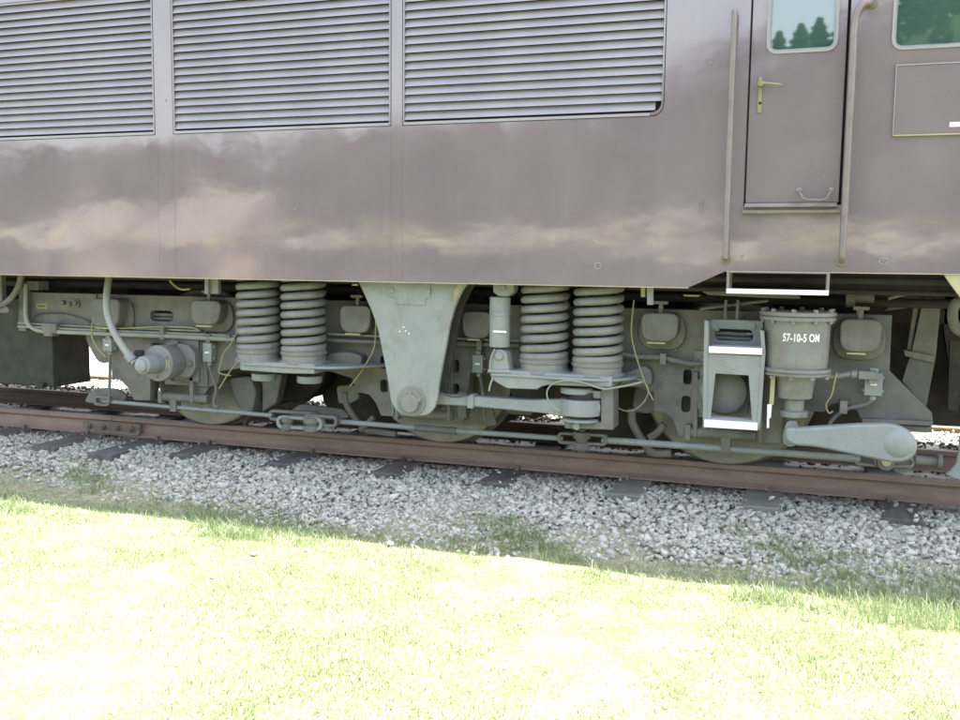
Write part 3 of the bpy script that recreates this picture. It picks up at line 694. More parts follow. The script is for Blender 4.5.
# flat arm behind the left turnbuckle
B().px([(286, 414), (300, 404), (318, 406), (345, 410), (350, 418), (330, 420)], .7, .03, r=.04).build('brake_arm', M['frame'], L, .004)

# ---- speed generator on the left axle end
gx, gzz = -4.60, .562
G = empty('tmp', (0, 0, 0)); bpy.data.objects.remove(G)
b = B(); b.lathe((gx, .52, gzz), (0, -1, 0), [(0, .155), (.03, .158), (.07, .15), (.09, .125), (.10, .128), (.21, .128), (.215, .138), (.29, .138), (.297, .132), (.298, .075), (.36, .072)], 40)
GN = b.build('speed_generator', M['cylp'], L)
b = B(); b.prism(rounded(rect(gx-.05, gx+.21, gzz-.17, gzz+.16), .015), .49, .53); b.prism(rounded([(gx+.06, gzz-.12), (gx+.16, gzz-.12), (gx+.21, gzz-.05), (gx+.21, gzz+.07), (gx+.15, gzz+.13), (gx+.05, gzz+.14)], .02), .40, .49); b.build('flange_plate', M['cylp'], GN, .004)
b = B()
for a in range(6):
    t = a*math.pi/3+.3; b.bolt((gx+.148*math.cos(t), .44, gzz+.148*math.sin(t)), r=.017, h=.03)
for a in range(3):
    t = a*2.1+.5; b.bolt((gx+.105*math.cos(t), .223, gzz+.105*math.sin(t)), r=.009, h=.008)
b.bolt((gx+.17, .40, gzz-.01), r=.026, h=.02)
b.build('bolt', M['frame'], GN, split=True)
b = B(); b.lathe((gx, .165, gzz), (0, -1, 0), [(0, .071), (.11, .068), (.118, .062), (.118, .05), (.14, .048), (.15, .03), (.151, 0)], 30); b.build('end_cap', M['grey'], GN)
b = B()
for q in (rect(gx+.080, gx+.089, gzz-.035, gzz+.028), rect(gx+.106, gx+.115, gzz-.035, gzz+.028), [(gx+.089, gzz+.028), (gx+.089, gzz+.012), (gx+.106, gzz-.035), (gx+.106, gzz-.019)]): b.prism(q, .2195, .2225)
b.build('letter_mark', M['yellow'], GN)
b = B(); c = W(137, 355, .22); b.lathe((c.x+.005, .24, c.z-.05), (0, 0, 1), [(0, .040), (.07, .040), (.085, .032)], 20); b.build('cable_gland', M['rubber'], GN)
b = B(); b.ptube([(110, 268, .30), (108.5, 280, .28), (106.5, 298, .22), (107.5, 314, .18), (113, 330, .15), (121, 344, .13), (128, 354, .12), (131, 359, .12), (135, 363, .12)], .2, .0265, 14); b.build('cable_hose', M['hose'], GN)
b = B(); b.ptube([(128, 354.5, .12), (133, 361, .12)], .12, .036, 14, False); b.build('hose_nut', M['grey'], GN)

# ---- ladder step on the bogie
YLd = .16
b = B()
b.px([(705, 319), (763, 321), (765, 350), (706, 347.5)], .36, .03, holes=[rounded([(714.5, 328.5), (753, 330), (753, 341.5), (714.5, 340)], 6, 6)])
b.px([(704.5, 320), (708.5, 321), (708.5, 349), (706.5, 428), (702.5, 428), (703.5, 355)], .16, .2)
b.px([(760, 330), (764, 331), (765.5, 352), (760, 430), (756.5, 430), (761.5, 352)], .16, .2)
b.prism(XZ([(706, 353), (762, 356), (757, 425), (704.5, 421)], .165), .165, .175, [XZ([(715.5, 373.5), (748.5, 375.5), (752, 420.5), (710.5, 418)], .165)])
LD = b.build('step_ladder', M['grey'], L, .003)
B().px([(716, 328), (752, 330), (752, 343), (716, 341)], .42, .03).build('back_plate', M['dark'], LD)
b = B()
for k, (px, py) in enumerate(((725, 333.5), (725, 338), (742, 334.5), (742, 339))):
    c = W(px, py, .385); b.cyl((c.x-.055, .395, c.z), (1, 0, 0), .012, .11, 8)
b.build('cooling_fin', M['frame'], LD)
b = B(); b.px([(706.5, 320), (719, 320.5), (719, 331), (706.5, 330.6)], .35, .012); b.bolt(W(713, 325.5, .35), r=.03, h=.012); b.bolt(W(751.5, 326, .36), r=.028, h=.012); b.px([(746, 333), (758, 333.5), (758, 334.7), (746, 334.2)], .35, .012); b.build('bolt', M['grey'], LD, split=True)
for (a, b2, c_, d) in (((708.5, 345.8), (762, 348.2), (762, 355), (708.5, 352.8)), ((704.5, 419.5), (758, 422.5), (757.5, 429.5), (704, 427))):
    b = B(); y0 = .145
    p0, p1, p2, p3 = [W(*q, y0) for q in (a, b2, c_, d)]
    b.box(p3.x, p2.x, y0, y0+.2, p3.z+.004, (p0.z+p1.z)/2-.006); b.box(p3.x, p2.x, y0-.0025, y0+.022, p3.z, (p0.z+p1.z)/2-.002)
    b.build('tread', M['white'], LD, .002)
rig([(725, 319), (725.5, 308), (726, 300)], .38, .010, 'bracket_rod'); rig([(737, 319.5), (737.5, 310), (738, 300)], .38, .010, 'bracket_rod')

# ---- brake cylinder
cyx = (-.221+.184)/2-.002; cyy = .30
zt = W(797, 313, .09).z
b = B()
prof = [(0, .215), (.003, .218), (.028, .218), (.030, .196)]
z_body_top = W(797, 321, .1).z; z_bot = W(797, 370, .1).z
b.lathe((cyx, cyy, z_bot), (0, 0, 1), [(0, .182), (.012, .184), (.05, .186), (z_body_top-z_bot-.01, .192), (z_body_top-z_bot, .197)], 56)
CY = b.build('brake_cylinder', M['cylp'], L)
b = B(); b.lathe((cyx, cyy, z_body_top-.004), (0, 0, 1), [(0, .20), (.002, .220), (.022, .221), (.024, .21), (.028, .21), (.030, .222), (.050, .222), (.053, .212)], 56)
b.lathe((cyx, cyy, z_bot-.048), (0, 0, 1), [(0, .165), (.004, .205), (.018, .208), (.021, .20), (.026, .20), (.028, .208), (.044, .207), (.048, .188)], 56)
b.build('flange', M['cylp'], CY)
b = B()
for k in range(10):
    t = 2*math.pi*k/10+.2; p = (cyx+.203*math.cos(t), cyy+.203*math.sin(t), z_body_top+.048); b.bolt(p, (0, 0, 1), .014, .018)
    b.bolt((p[0], p[1], z_body_top-.006), (0, 0, -1), .013, .014)
    b.bolt((cyx+.196*math.cos(t), cyy+.196*math.sin(t), z_bot-.05), (0, 0, -1), .012, .012)
b.build('bolt', M['cylp'], CY, split=True)
b = B(); z1 = z_bot-.05; z2 = W(793, 401, .16).z
b.lathe((cyx+.0, cyy, z2), (0, 0, 1), [(-.01, .055), (0, .095), (.006, .105), (.10, .115), (z1-z2, .128)], 36)
z3 = W(793, 414, .18).z; b.lathe((cyx, cyy, z3), (0, 0, 1), [(0, .062), (z2-z3, .062)], 28); z4 = W(793, 420, .16).z
b.lathe((cyx, cyy, z4), (0, 0, 1), [(0, .078), (.004, .086), (z3-z4+.004, .086), (z3-z4+.01, .07)], 32)
b.lathe((cyx, cyy, z4-.02), (0, 0, 1), [(0, .04), (.03, .05)], 16)
b.build('neck', M['cylp'], CY)
b = B(); b.px([(787, 421), (797, 421), (800, 438), (797, 445), (790, 447.5), (784, 444), (782.5, 437)], .235, .03, r=.02); b.px([(787, 421), (797, 421), (800, 438), (797, 445), (790, 447.5), (784, 444), (782.5, 437)], .335, .03, r=.02)
b.cyl(W(790.5, 438.5, .225), (0, 1, 0), .026, .17, 20); b.cyl(W(790.5, 438.5, .235), (0, -1, 0), .033, .006, 20); b.build('push_rod_clevis', M['grey'], CY, .004)
b = B(); b.px([(771, 375), (775.5, 375), (773.5, 405), (769, 405)], .2, .05); b.build('side_bar', M['yellow'], CY, .002)
b = B(); b.px([(768.6, 404.5), (771.8, 404.5), (770.8, 418), (769.2, 418), (769, 428), (766.8, 428), (767.3, 404.5)], .196, .012); b.build('white_bar', M['white'], CY)
# stencilled lettering bent round the drum
def lettering(txt, cx, cy, R, zc, size, ang0, par, m):
    cu = bpy.data.curves.new('lettering', 'FONT'); cu.body = txt; cu.size = size; cu.align_x = 'CENTER'; cu.align_y = 'CENTER'; cu.extrude = .0008; cu.offset = size*.022; cu.space_character = 1.02
    t = bpy.data.objects.new('tmp', cu); COL.objects.link(t); bpy.context.view_layer.update()
    me = bpy.data.meshes.new_from_object(t.evaluated_get(bpy.context.evaluated_depsgraph_get())); bpy.data.objects.remove(t)
    bm = bmesh.new(); bm.from_mesh(me); bmesh.ops.subdivide_edges(bm, edges=[e for e in bm.edges if e.calc_length() > .012], cuts=2, use_grid_fill=False); bmesh.ops.triangulate(bm, faces=bm.faces)
    for v in bm.verts:
        a = ang0+v.co.x*.74/R; r = R+v.co.z+.001
        v.co = Vector((cx+r*math.sin(a), cy-r*math.cos(a), zc+v.co.y*1.12))
    bm.to_mesh(me); bm.free(); me.name = 'lettering'; me.materials.append(m)
    o = bpy.data.objects.new('lettering', me); COL.objects.link(o); o.parent = par; return o
ct = W(802, 338.5, .11)
lettering('57-10-5 OM', cyx, cyy, .1895, ct.z, .058, math.asin((ct.x-cyx)/.19), CY, M['mark'])
# supply pipe of the cylinder
b = B(); b.ptube([(828, 377), (838, 376), (846, 374.5), (851, 374)], .38, .017, 10); b.ptube([(851, 374), (857, 374.2)], .38, .024, 10, False); b.px([(858.5, 371), (876.5, 372), (876.5, 380), (858.5, 379)], .37, .05); b.px([(869, 379.5), (876, 380), (876, 384), (869, 384)], .38, .04); b.build('supply_pipe', M['cylp'], L, .003)
b = B(); c = W(843.5, 409, .38); b.box(c.x-.022, c.x+.022, .37, .50, c.z-.03, c.z+.05); b.build('pipe_clamp', M['frame'], L, .003)
# ---- brake lever
b = B()
lev = [(786, 428), (800, 428.5), (860, 424.5), (889, 424), (902, 427), (913, 434), (918.5, 445), (915, 456), (906, 462), (893, 463), (870, 458.5), (815, 447), (795, 446), (786, 441)]
LV = B().prism(rounded(XZ(lev, .12), [.02]+[.06]*12+[.02], 5), .12, .205).build('brake_lever', M['grey'], L, .018)
c = W(899, 443.5, .12); b = B(); b.lathe((c.x, .121, c.z), (0, -1, 0), [(0, .085), (.008, .075), (.02, .055), (.026, .035), (.028, 0)], 36); b.build('hub_boss', M['grey'], LV)

# ---- underfloor box at the far left
b = B(); A = W(52, 384, .6); b.box(-8.6, A.x, .62, 1.06, .258, 1.0); EB = b.build('equipment_box', M['green'], L, .01)
b = B(); b.px([(36, 383), (43, 383.3), (42, 388), (37, 388)], .58, .05); b.build('drain_cock', M['green'], EB)
b = B(); b.ptube([(22, 272), (19, 285), (12, 297), (3, 304), (-12, 308)], .35, .024, 10); b.build('cable_hose', M['frame'], L)
b = B(); b.px([(-12, 262), (1, 262), (2, 300), (9, 310), (8, 313), (-12, 313)], .36, .05); b.build('hanger_bracket', M['frame'], L, .004)
b = B(); b.ptube([(174, 277), (170, 279), (172, 283), (180, 289), (190, 289)], .45, .009, 8); b.build('cable', M['yellow'], L)
b = B(); b.px([(204.5, 272), (208, 272), (208, 294), (204.5, 294)], .2, .03); b.px([(208.5, 272), (218, 272), (218, 294), (208.5, 293.8)], .23, .04); b.build('hanging_bracket', M['grey'], L, .002)
b = B(); b.px([(646.5, 279), (653, 279), (653, 305), (647, 304.8)], .10, .03); b.build('hanging_bracket', M['grey'], L, .002)
b = B(); b.px([(640.5, 279), (645, 279), (645, 297), (641, 296.8)], .14, .03); b.px([(683, 294.6), (701, 295), (698, 296.8), (684, 296.3)], .5, .03); b.build('hanging_tab', M['yellow'], L, .001)
# ---- gear at the right under the cab end
b = B(); b.px([(924, 296), (941, 301), (936, 355), (926, 408), (902, 381), (912, 350)], .78, .06, r=.01); b.px([(904, 350), (934, 356), (934, 363), (905, 356)], .74, .05); b.px([(884, 311), (905, 296), (935, 297), (926, 305), (900, 309)], .80, .05)
b.px([(914, 304), (919, 304), (911, 350), (907, 350)], .8, .03); GI = b.build('guard_iron', M['frame'], L, .005)
b = B(); b.ptube([(888, 298.5), (915, 291), (950, 282)], .55, .012, 8, False); c = W(846, 297, .55); b.cyl((c.x, .6, c.z), (1, 0, 0), .065, .055, 20); b.cyl((c.x+.055, .6, c.z), (1, 0, 0), .035, .11, 16)
b.ptube([(858, 306), (858.5, 316), (860, 322)], .42, .012, 8, False); b.build('linkage', M['frame'], L)
b = B(); b.ptube([(968, 298), (956, 303), (952.5, 315), (956, 328), (966, 334)], .5, .03, 10); b.build('coupling_hose', M['frame'], L)
b = B(); b.px([(945, 296), (1040, 300), (1040, 408), (955, 405), (944, 330)], 1.2, .1); b.px([(950, 340), (962, 342), (958, 412), (948, 409)], 1.0, .05); b.build('end_casting', M['dark'], L)
b = B(); b.px([(700, 290), (710, 287), (770, 293), (800, 296), (800, 299), (770, 298), (708, 295)], .42, .05); b.ptube([(700, 309), (740, 304), (768, 301)], .45, .01, 6, False); b.build('rigging', M['frame'], L)
b = B(); b.prism(XZ([(944.5, 270), (944.5, 276), (950, 284), (961, 299), (1000, 340), (1060, 345), (1060, 270)], .015), .006, .03); b.build('skirt_panel', M['yellow'], L, .002)
b = B(); q = [(945.5, 474.5), (951, 471.5), (956.5, 465), (959, 452), (960, 436), (1040, 432), (1040, 490), (975, 486)]
b.px(q, .42, .04, r=.01); b.build('snow_plough', M['grey'], L, .004)

# ---- louvres
def louvre(x0, x1, idx):
    fr_ = B(); z0 = lz0; z1 = 3.22
    outl_ = rect(x0+.0015, x1-.0015, z0+.0015, z1-.0015); inn = rect(x0+.012, x1-.012, z0+.020, z1-.012)
    if idx == 2: outl_ = rounded(outl_, [0, .074, .074, 0]); inn = rounded(inn, [0, .066, .066, 0])
    b = B(); z = 2.2519-.0526*0
    k = 0
    while z < z1-.05:
        xr = x1-.010
        if idx == 2 and k == 0: xr = x1-.05
        # blade: lower front edge to upper back edge
        b.prism_x([(.004, z+.0062), (.001, z+.0075), (.026, z+.0602), (.028, z+.0588)], x0+.010, xr)
        z += .05256; k += 1
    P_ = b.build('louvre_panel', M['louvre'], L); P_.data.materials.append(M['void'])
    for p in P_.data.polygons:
        if p.normal.z < -.15 or p.normal.y > .2: p.material_index = 1  # undersides and backs painted dark to stand for the unlit inside
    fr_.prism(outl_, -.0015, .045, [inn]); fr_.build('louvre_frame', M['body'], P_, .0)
    B().box(x0+.004, x1-.004, .047, .06, z0+.01, z1-.01).build('shade_backing', M['void'], P_)
    B().prism_x([(-.003, lz0+.001), (-.003, lz0+.017), (.010, lz0+.020), (.010, lz0+.001)], x0+.012, x1-(.08 if idx == 2 else .012)).build('bottom_sill', M['louvre'], P_)
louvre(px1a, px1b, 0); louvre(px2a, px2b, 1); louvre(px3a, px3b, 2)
# dark joint line round each louvre opening
def outline(pts, wdt, y0, y1, name, m, par=L):
    c = Vector((sum(p[0] for p in pts)/len(pts), sum(p[1] for p in pts)/len(pts)))
    def off(d):
        out = []; n = len(pts)
        for i in range(n):
            a, b_, c_ = Vector(pts[i-1]), Vector(pts[i]), Vector(pts[(i+1) % n])
            e1 = (b_-a); e2 = (c_-b_)
            if e1.length < 1e-7: e1 = e2
            if e2.length < 1e-7: e2 = e1
            n1 = Vector((e1.y, -e1.x)).normalized(); n2 = Vector((e2.y, -e2.x)).normalized(); q = (n1+n2); q = q.normalized() if q.length > 1e-6 else n1
            k = d/max(q.dot(n1), .4); out.append((b_.x+q.x*k, b_.y+q.y*k))
        return out
    return B().prism(off(wdt), y0, y1, [off(0)]).build(name, m, par)
for p in lv: outline(p, .0035, -.0008, .002, 'panel_gap', M['void'])
# welded seams and joint strips of the skin
b = B()
for xx, z0, z1, wd in ((W(158, 200, 0).x, ZB+.01, lz0-.02, .006), (W(174, 200, 0).x, ZB+.01, lz0-.02, .004), (W(391, 200, 0).x, ZB+.01, lz0-.02, .004), (W(402.5, 200, 0).x, ZB+.01, lz0-.02, .004), (W(650.5, 200, 0).x, ZB+.01, lz0-.01, .013)):
    b.box(xx-wd, xx+wd, -.0012, .001, z0, z1)
b.build('skin_seam', M['body'], L, split=True)
# bottom sill edge of the skirt, lawn bounce painted on in yellow
B().prism_x([(-.001, ZB-.004), (.034, ZB-.004), (.034, ZB+.006), (-.001, ZB+.001)], -12.5, x688).build('skirt_edge', M['yellow'], L)
B().prism_x([(-.001, ZR-.004), (.034, ZR-.004), (.034, ZR+.006), (-.001, ZR+.001)], x726, ex).build('skirt_edge', M['yellow'], L)
# ---- cab door
d0 = rect(DX0+.006, DX1-.012, 1.712, 3.24)
CDR = B().prism(d0, .012, .040, [dwin]).build('cab_door', M['body'], L, .002)
B().prism(rect(DX0+.001, DX1-.001, 1.701, 3.245), .045, .06).build('door_recess', M['void'], CDR)
B().prism(rounded(rect(wx0-.002, wx1+.002, wz-.002, 3.152), .05), .024, .030).build('door_glass', M['glass'], CDR)
outline(dwin, -.010, .004, .014, 'window_gasket', M['grey'], CDR)
outline(dwin, .013, .003, .013, 'window_frame', M['louvre'], CDR)
b = B(); c = W(760, 94, 0)
b.prism(rounded(rect(c.x-.011, c.x+.011, c.z-.105, c.z+.095), .008), .004, .013); DH = b.build('handle_plate', M['brass'], CDR, .002)
b = B(); h0 = W(761, 83, -.03); b.cyl((h0.x, .012, h0.z), (0, -1, 0), .018, .05, 16); b.tube([(h0.x, -.032, h0.z), (h0.x+.05, -.036, h0.z-.006), (h0.x+.115, -.034, h0.z-.016)], .0068, 10)
b.build('door_handle', M['brass'], CDR)
b = B(); c2 = W(760, 103, 0); b.cyl((c2.x, .0045, c2.z), (0, -1, 0), .009, .001, 14); b.build('keyhole', M['void'], CDR)
b = B(); pts = [(798.5, 192), (801, 194.5), (803, 199), (808, 200), (820, 200), (826, 199), (828, 195), (830.5, 191.5)]
b.tube([W(798.5, 191.5, -.002), W(800.5, 193.5, -.03), W(803, 198, -.035), W(808, 199.5, -.035), W(822, 199.8, -.035), W(827, 198, -.035), W(829, 194, -.03), W(831, 191.5, -.002)], .007, 8)
for px, py in ((799, 190.5), (831, 190.5)): b.lathe(W(px, py, .013), (0, -1, 0), [(0, .018), (.008, .016), (.012, .008)], 12)
b.build('grab_handle', M['alu'], CDR)
b = B(); z0 = W(790, 207.5, 0).z; z1 = W(790, 203, 0).z
b.prism_x([(.0, z0), (-.022, z0+.002), (-.022, z0+.008), (-.004, z1), (.012, z1)], DX0+.004, DX1-.02); b.build('door_sill', M['alu'], CDR, .001)
b = B(); z0 = W(790, 213, 0).z; b.prism_x([(.0, z0-.004), (-.03, z0-.002), (-.034, z0+.012), (-.006, z0+.022), (.0, z0+.022)], DX0-.008, DX1+.0); b.build('rain_ledge', M['alu'], L, .001)
outline(door, .003, -.001, .002, 'door_gap', M['void'], CDR)
# side window
SW = B().prism(rounded(rect(sx0-.002, sx1+.002, swz-.002, 3.152), .05), .018, .024).build('cab_window', M['glass'], L)
outline(swin, .014, -.006, .004, 'window_frame', M['louvre'], SW)
outline(swin, -.008, -.002, .014, 'window_gasket', M['grey'], SW)
# hatch panel
ha = W(893.5, 135, 0); hb = W(893.5, 69, 0)
HP = B().prism(rect(ha.x, 1.02, ha.z, hb.z+.012), -.010, .001).build('hatch_panel', M['body'], L, .002)
b = B(); b.box(ha.x-.004, 1.024, -.016, .001, ha.z-.008, ha.z-.001); b.build('hatch_lip', M['yellow'], HP)
b = B(); b.box(ha.x-.006, ha.x-.001, -.013, .001, ha.z-.001, hb.z+.014); b.box(ha.x-.006, 1.02, -.013, .001, hb.z+.013, hb.z+.020); b.build('hatch_frame', M['louvre'], HP)
c = W(949.5, 124.5, -.010); b = B(); b.box(c.x, c.x+.13, -.0125, -.009, c.z-.013, c.z+.012); b.build('name_strip', M['mark'], HP)
# handrails
hr = empty('tmp', (0, 0, 0)); bpy.data.objects.remove(hr)
zt_ = W(737, 9, -.06).z; zb_ = W(725, 258, -.06).z; x_ = -.432
b = B(); b.tube([(x_, -.002, zt_-.06), (x_, -.035, zt_-.022), (x_, -.058, zt_-.012), (x_, -.064, zt_-.05), (x_, -.064, zt_-.3), (x_, -.064, 2.1), (x_, -.064, zb_+.06), (x_, -.05, zb_+.014), (x_, -.02, zb_-.004), (x_, .0, zb_-.01)], .0165, 14)
H1 = b.build('handrail', M['alu'], L); b = B(); b.lathe((x_, .001, zb_-.01), (0, -1, 0), [(0, .030), (.008, .028), (.014, .018)], 14); b.build('rail_foot', M['fish'], H1)
xt, xb_ = W(862, 5, -.06).x, W(842, 262, -.06).x; zt_ = W(862, 5, -.06).z
xs_ = lambda z: xb_+(W(855, 20, -.06).x-xb_)*(z-zb_)/(zt_-zb_)
b = B(); b.tube([(xt+.05, .0, zt_+.02), (xt+.03, -.04, zt_+.018), (xt-.005, -.062, zt_-.005), (xs_(zt_-.09), -.064, zt_-.09), (xs_(2.4), -.064, 2.4), (xs_(1.9), -.064, 1.9), (xs_(zb_+.07), -.064, zb_+.07), (xb_, -.05, zb_+.014), (xb_, -.02, zb_-.004), (xb_, 0, zb_-.01)], .0185, 14)
H2 = b.build('handrail', M['alu'], L); b = B(); b.lathe((xb_, .001, zb_-.012), (0, -1, 0), [(0, .034), (.008, .030), (.014, .018)], 14); b.lathe((xt+.05, .001, zt_+.02), (0, -1, 0), [(0, .036), (.008, .03)], 14); b.build('rail_foot', M['fish'], H2, split=True)
# rivets and scars on the skin
b = B()
for px, py in ((711, 63), (295, 210), (742, 256), (166, 100), (883, 260)): b.lathe(W(px, py, 0), (0, -1, 0), [(-.001, .010), (.003, .008), (.005, 0)], 10)
b.box(W(702, 200, 0).x-.004, W(702, 200, 0).x+.004, -.012, .001, W(702, 212, 0).z, W(702, 200, 0).z)
b.build('rivet', M['body'], L, split=True)
b = B(); c = W(598, 254, 0)
for px, py in ((883, 261), (598, 266)):
    c = W(px, py, 0); b.tube([(c.x+.020*math.cos(t), -.001, c.z+.018*math.sin(t)) for t in np.linspace(0, 6.1, 14)], .0025, 6)
b.build('paint_scar', M['louvre'], L, split=True)
# hanging step below the cab door
b = B(); sxa, sxb = W(726, 293, -.02).x, W(829, 293, -.02).x; zt0 = ZR-.004; zb0 = W(776, 294, -.02).z
for x0, x1 in ((sxa, sxa+.016), (sxb-.016, sxb)): b.box(x0, x1, -.02, .01, zb0+.001, zt0); b.box(x0, x1, .20, .23, zb0+.001, zt0+.02)
b.box(sxa, sxb, -.018, .008, zt0-.006, zt0)
ST = b.build('hanging_step', M['alu'], L, .002)
b = B(); b.box(sxa+.002, sxb-.002, -.022, .22, zb0, zb0+.008); b.box(sxa+.002, sxb-.002, -.026, -.018, zb0-.002, zb0+.026); b.build('tread', M['white'], ST, .002)

# ------------------------------------------------------------------ ballast
def stone_protos(n=14):
    out = []
    for k in range(n):
        bm = bmesh.new()
        P_ = RNG.normal(size=(10, 3)); P_ /= np.linalg.norm(P_, axis=1)[:, None]; P_ *= RNG.uniform(.8, 1.1, (10, 1)); P_ *= np.array([1, RNG.uniform(.65, .95), RNG.uniform(.5, .8)])
        for p in P_: bm.verts.new(p)
        r = bmesh.ops.convex_hull(bm, input=bm.verts); bmesh.ops.delete(bm, geom=[v for v in bm.verts if not v.link_faces], context='VERTS')
        bmesh.ops.triangulate(bm, faces=bm.faces); bm.verts.index_update(); bm.verts.ensure_lookup_table()
        out.append((np.array([v.co[:] for v in bm.verts]), np.array([[v.index for v in f.verts] for f in bm.faces]))); bm.free()
    return out
PR = stone_protos()
def scatter(name, pts, size, tint, label, cat='ballast'):
    V, F_, T = [], [], []; off = 0
    q = RNG.normal(size=(len(pts), 4)); q /= np.linalg.norm(q, axis=1)[:, None]
    k = RNG.integers(0, len(PR), len(pts))
    for j in range(len(PR)):
        s = np.where(k == j)[0]; v, f = PR[j]
        w_, x_, y_, z_ = q[s].T
        Rm = np.stack([1-2*(y_*y_+z_*z_), 2*(x_*y_-z_*w_), 2*(x_*z_+y_*w_), 2*(x_*y_+z_*w_), 1-2*(x_*x_+z_*z_), 2*(y_*z_-x_*w_), 2*(x_*z_-y_*w_), 2*(y_*z_+x_*w_), 1-2*(x_*x_+y_*y_)], -1).reshape(-1, 3, 3)
        vv = np.einsum('nij,vj->nvi', Rm, v)*size[s][:, None, None]; vv[:, :, 2] *= .85; vv += pts[s][:, None, :]
        V.append(vv.reshape(-1, 3)); F_.append((f[None]+(np.arange(len(s))*len(v))[:, None, None]+off).reshape(-1, 3)); T.append(np.repeat(tint[s], len(v))); off += len(s)*len(v)
    o = np_mesh(name, np.concatenate(V), np.concatenate(F_), M['stone'], np.concatenate(T)); tag(o, label, cat, kind='stuff'); return o
def fbm(x, y, s): return (np.sin(x*s+1.3)+np.sin(y*s*1.3+.7*x*s+2)+np.sin((x+y)*s*2.1+4)*.6+np.sin((x-1.7*y)*s*3.3)*.4)/3
def ballast(n, x0, x1, y0, y1, lay=.02, smin=.014, smax=.031, fade=True):
    x = RNG.uniform(x0, x1, n); y = RNG.uniform(y0, y1, n); s = RNG.uniform(0, 1, n)**1.5*(smax-smin)+smin
    z = gz(y)+RNG.uniform(-.005, lay, n)
    keep = np.ones(n, bool)
    if fade:
        edge = -.36+.20*fbm(x, y, 1.1)-.26*np.clip((x+3.2)/3.5, -.9, 1)
        pr = np.clip((y-edge)/.38+.30, 0.002, 1); pr *= np.where(y < .0, .70+.3*(fbm(x, y, 2.6) > -.3), 1)
        keep &= RNG.uniform(0, 1, n) < pr
        z = np.where(y < -.1, z-.3*s, z)
    # keep rail feet clear, and mostly clear the sleepers' ends
    for yc in (YR, 1.9335, 3.23): keep &= ~((abs(y-yc) < .085))
    for sx in SL:
        on = (abs(x-sx) < .092) & (y > .33) & (y < 2.45)
        keep &= ~(on & (RNG.uniform(0, 1, n) < .985)); z = np.where(on, -.158+.5*s, z)
    near_rail = (y > .35) & (y < .78); z = np.where(near_rail, z+.018*RNG.uniform(0, 1, n), z)
    z = np.where((y > .95) & (y < 1.85), z-.01, z)
    x, y, z, s = x[keep], y[keep], z[keep], s[keep]
    return np.stack([x, y, z], -1), s, RNG.uniform(0, 1, len(x))
p, s, t = ballast(52000, -9.5, 3.2, -1.1, .80, smin=.018, smax=.040); 
q, s2, t2 = ballast(2600, -9.5, 3.2, -.85, .30, smin=.034, smax=.054); t2 = .55+.45*t2
p, s, t = np.concatenate([p, q]), np.concatenate([s, s2]), np.concatenate([t, t2])
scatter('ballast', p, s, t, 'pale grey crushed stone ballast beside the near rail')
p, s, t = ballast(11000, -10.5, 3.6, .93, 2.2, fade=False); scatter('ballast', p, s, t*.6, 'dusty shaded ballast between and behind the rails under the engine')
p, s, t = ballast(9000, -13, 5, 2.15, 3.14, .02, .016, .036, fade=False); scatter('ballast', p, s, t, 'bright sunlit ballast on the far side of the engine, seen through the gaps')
# single stones lying on the lawn
def one_stone(px, py, size, label, tint):
    d = _F*FPX+_R2*(px-480)-_U2*(py-360); tt = (-.352-_C.z)/d.z; c = _C+d*tt
    v, f = PR[random.randrange(len(PR))]
    o = np_mesh('stone', v*size*np.array([1, .9, .7]), f, M['stone'], np.full(len(v), tint)); o.location = (c.x, c.y, float(gz(c.y))+size*.35); o.rotation_euler.z = random.uniform(0, 6)
    tag(o, label, 'stone', 'stones lying on the lawn')
one_stone(254, 557, .034, 'flat brown stone lying on the lawn below the left rod clevis', .97)
one_stone(213, 580, .022, 'small dark grey stone alone on the sunlit lawn at left', .0)
one_stone(81, 543, .022, 'small grey stone on the sunlit lawn near the left edge', .3)
one_stone(47, 503, .030, 'pale stone at the shadow edge near the left border', .8)
one_stone(701, 618, .026, 'pale stone on the sunlit lawn right of the middle', .85)
one_stone(794, 587, .034, 'white stone just past the gravel edge at right', .85)
one_stone(390, 547, .036, 'largest pale stone at the gravel edge left of the middle', .75)
one_stone(614, 542, .040, 'large upright grey stone in the gravel below the ladder step', .7)
one_stone(681, 537, .042, 'large pale stone in the shaded gravel below the brake cylinder', .8)

# ------------------------------------------------------------------ grass
def blades(n, x0, x1, y0, y1, h0, h1, wd, dens, tint_f, lean=.5):
    x = RNG.uniform(x0, x1, n); y = RNG.uniform(y0, y1, n); k = RNG.uniform(0, 1, n) < dens(x, y); x, y = x[k], y[k]; n = len(x)
    h = RNG.uniform(h0, h1, n); a = RNG.uniform(0, 2*np.pi, n); la = RNG.uniform(0, 2*np.pi, n); ln = h*RNG.uniform(.1, 1, n)*lean
    z = gz(y)-.004; w_ = wd*RNG.uniform(.6, 1.3, n); dx, dy = np.cos(a)*w_/2, np.sin(a)*w_/2; lx, ly = np.cos(la)*ln, np.sin(la)*ln
    v = np.empty((n, 5, 3)); 
    v[:, 0] = np.stack([x-dx, y-dy, z], -1); v[:, 1] = np.stack([x+dx, y+dy, z], -1)
    v[:, 2] = np.stack([x+dx*.8+lx*.35, y+dy*.8+ly*.35, z+h*.6], -1); v[:, 3] = np.stack([x-dx*.8+lx*.35, y-dy*.8+ly*.35, z+h*.6], -1)
    v[:, 4] = np.stack([x+lx, y+ly, z+h*.95], -1)
    b_ = np.arange(n)[:, None]*5
    return v.reshape(-1, 3), b_+np.array([[0, 1, 2, 3]]), b_+np.array([[3, 2, 4]]), np.repeat(np.clip(tint_f(x, y, n), 0, 1), 5)
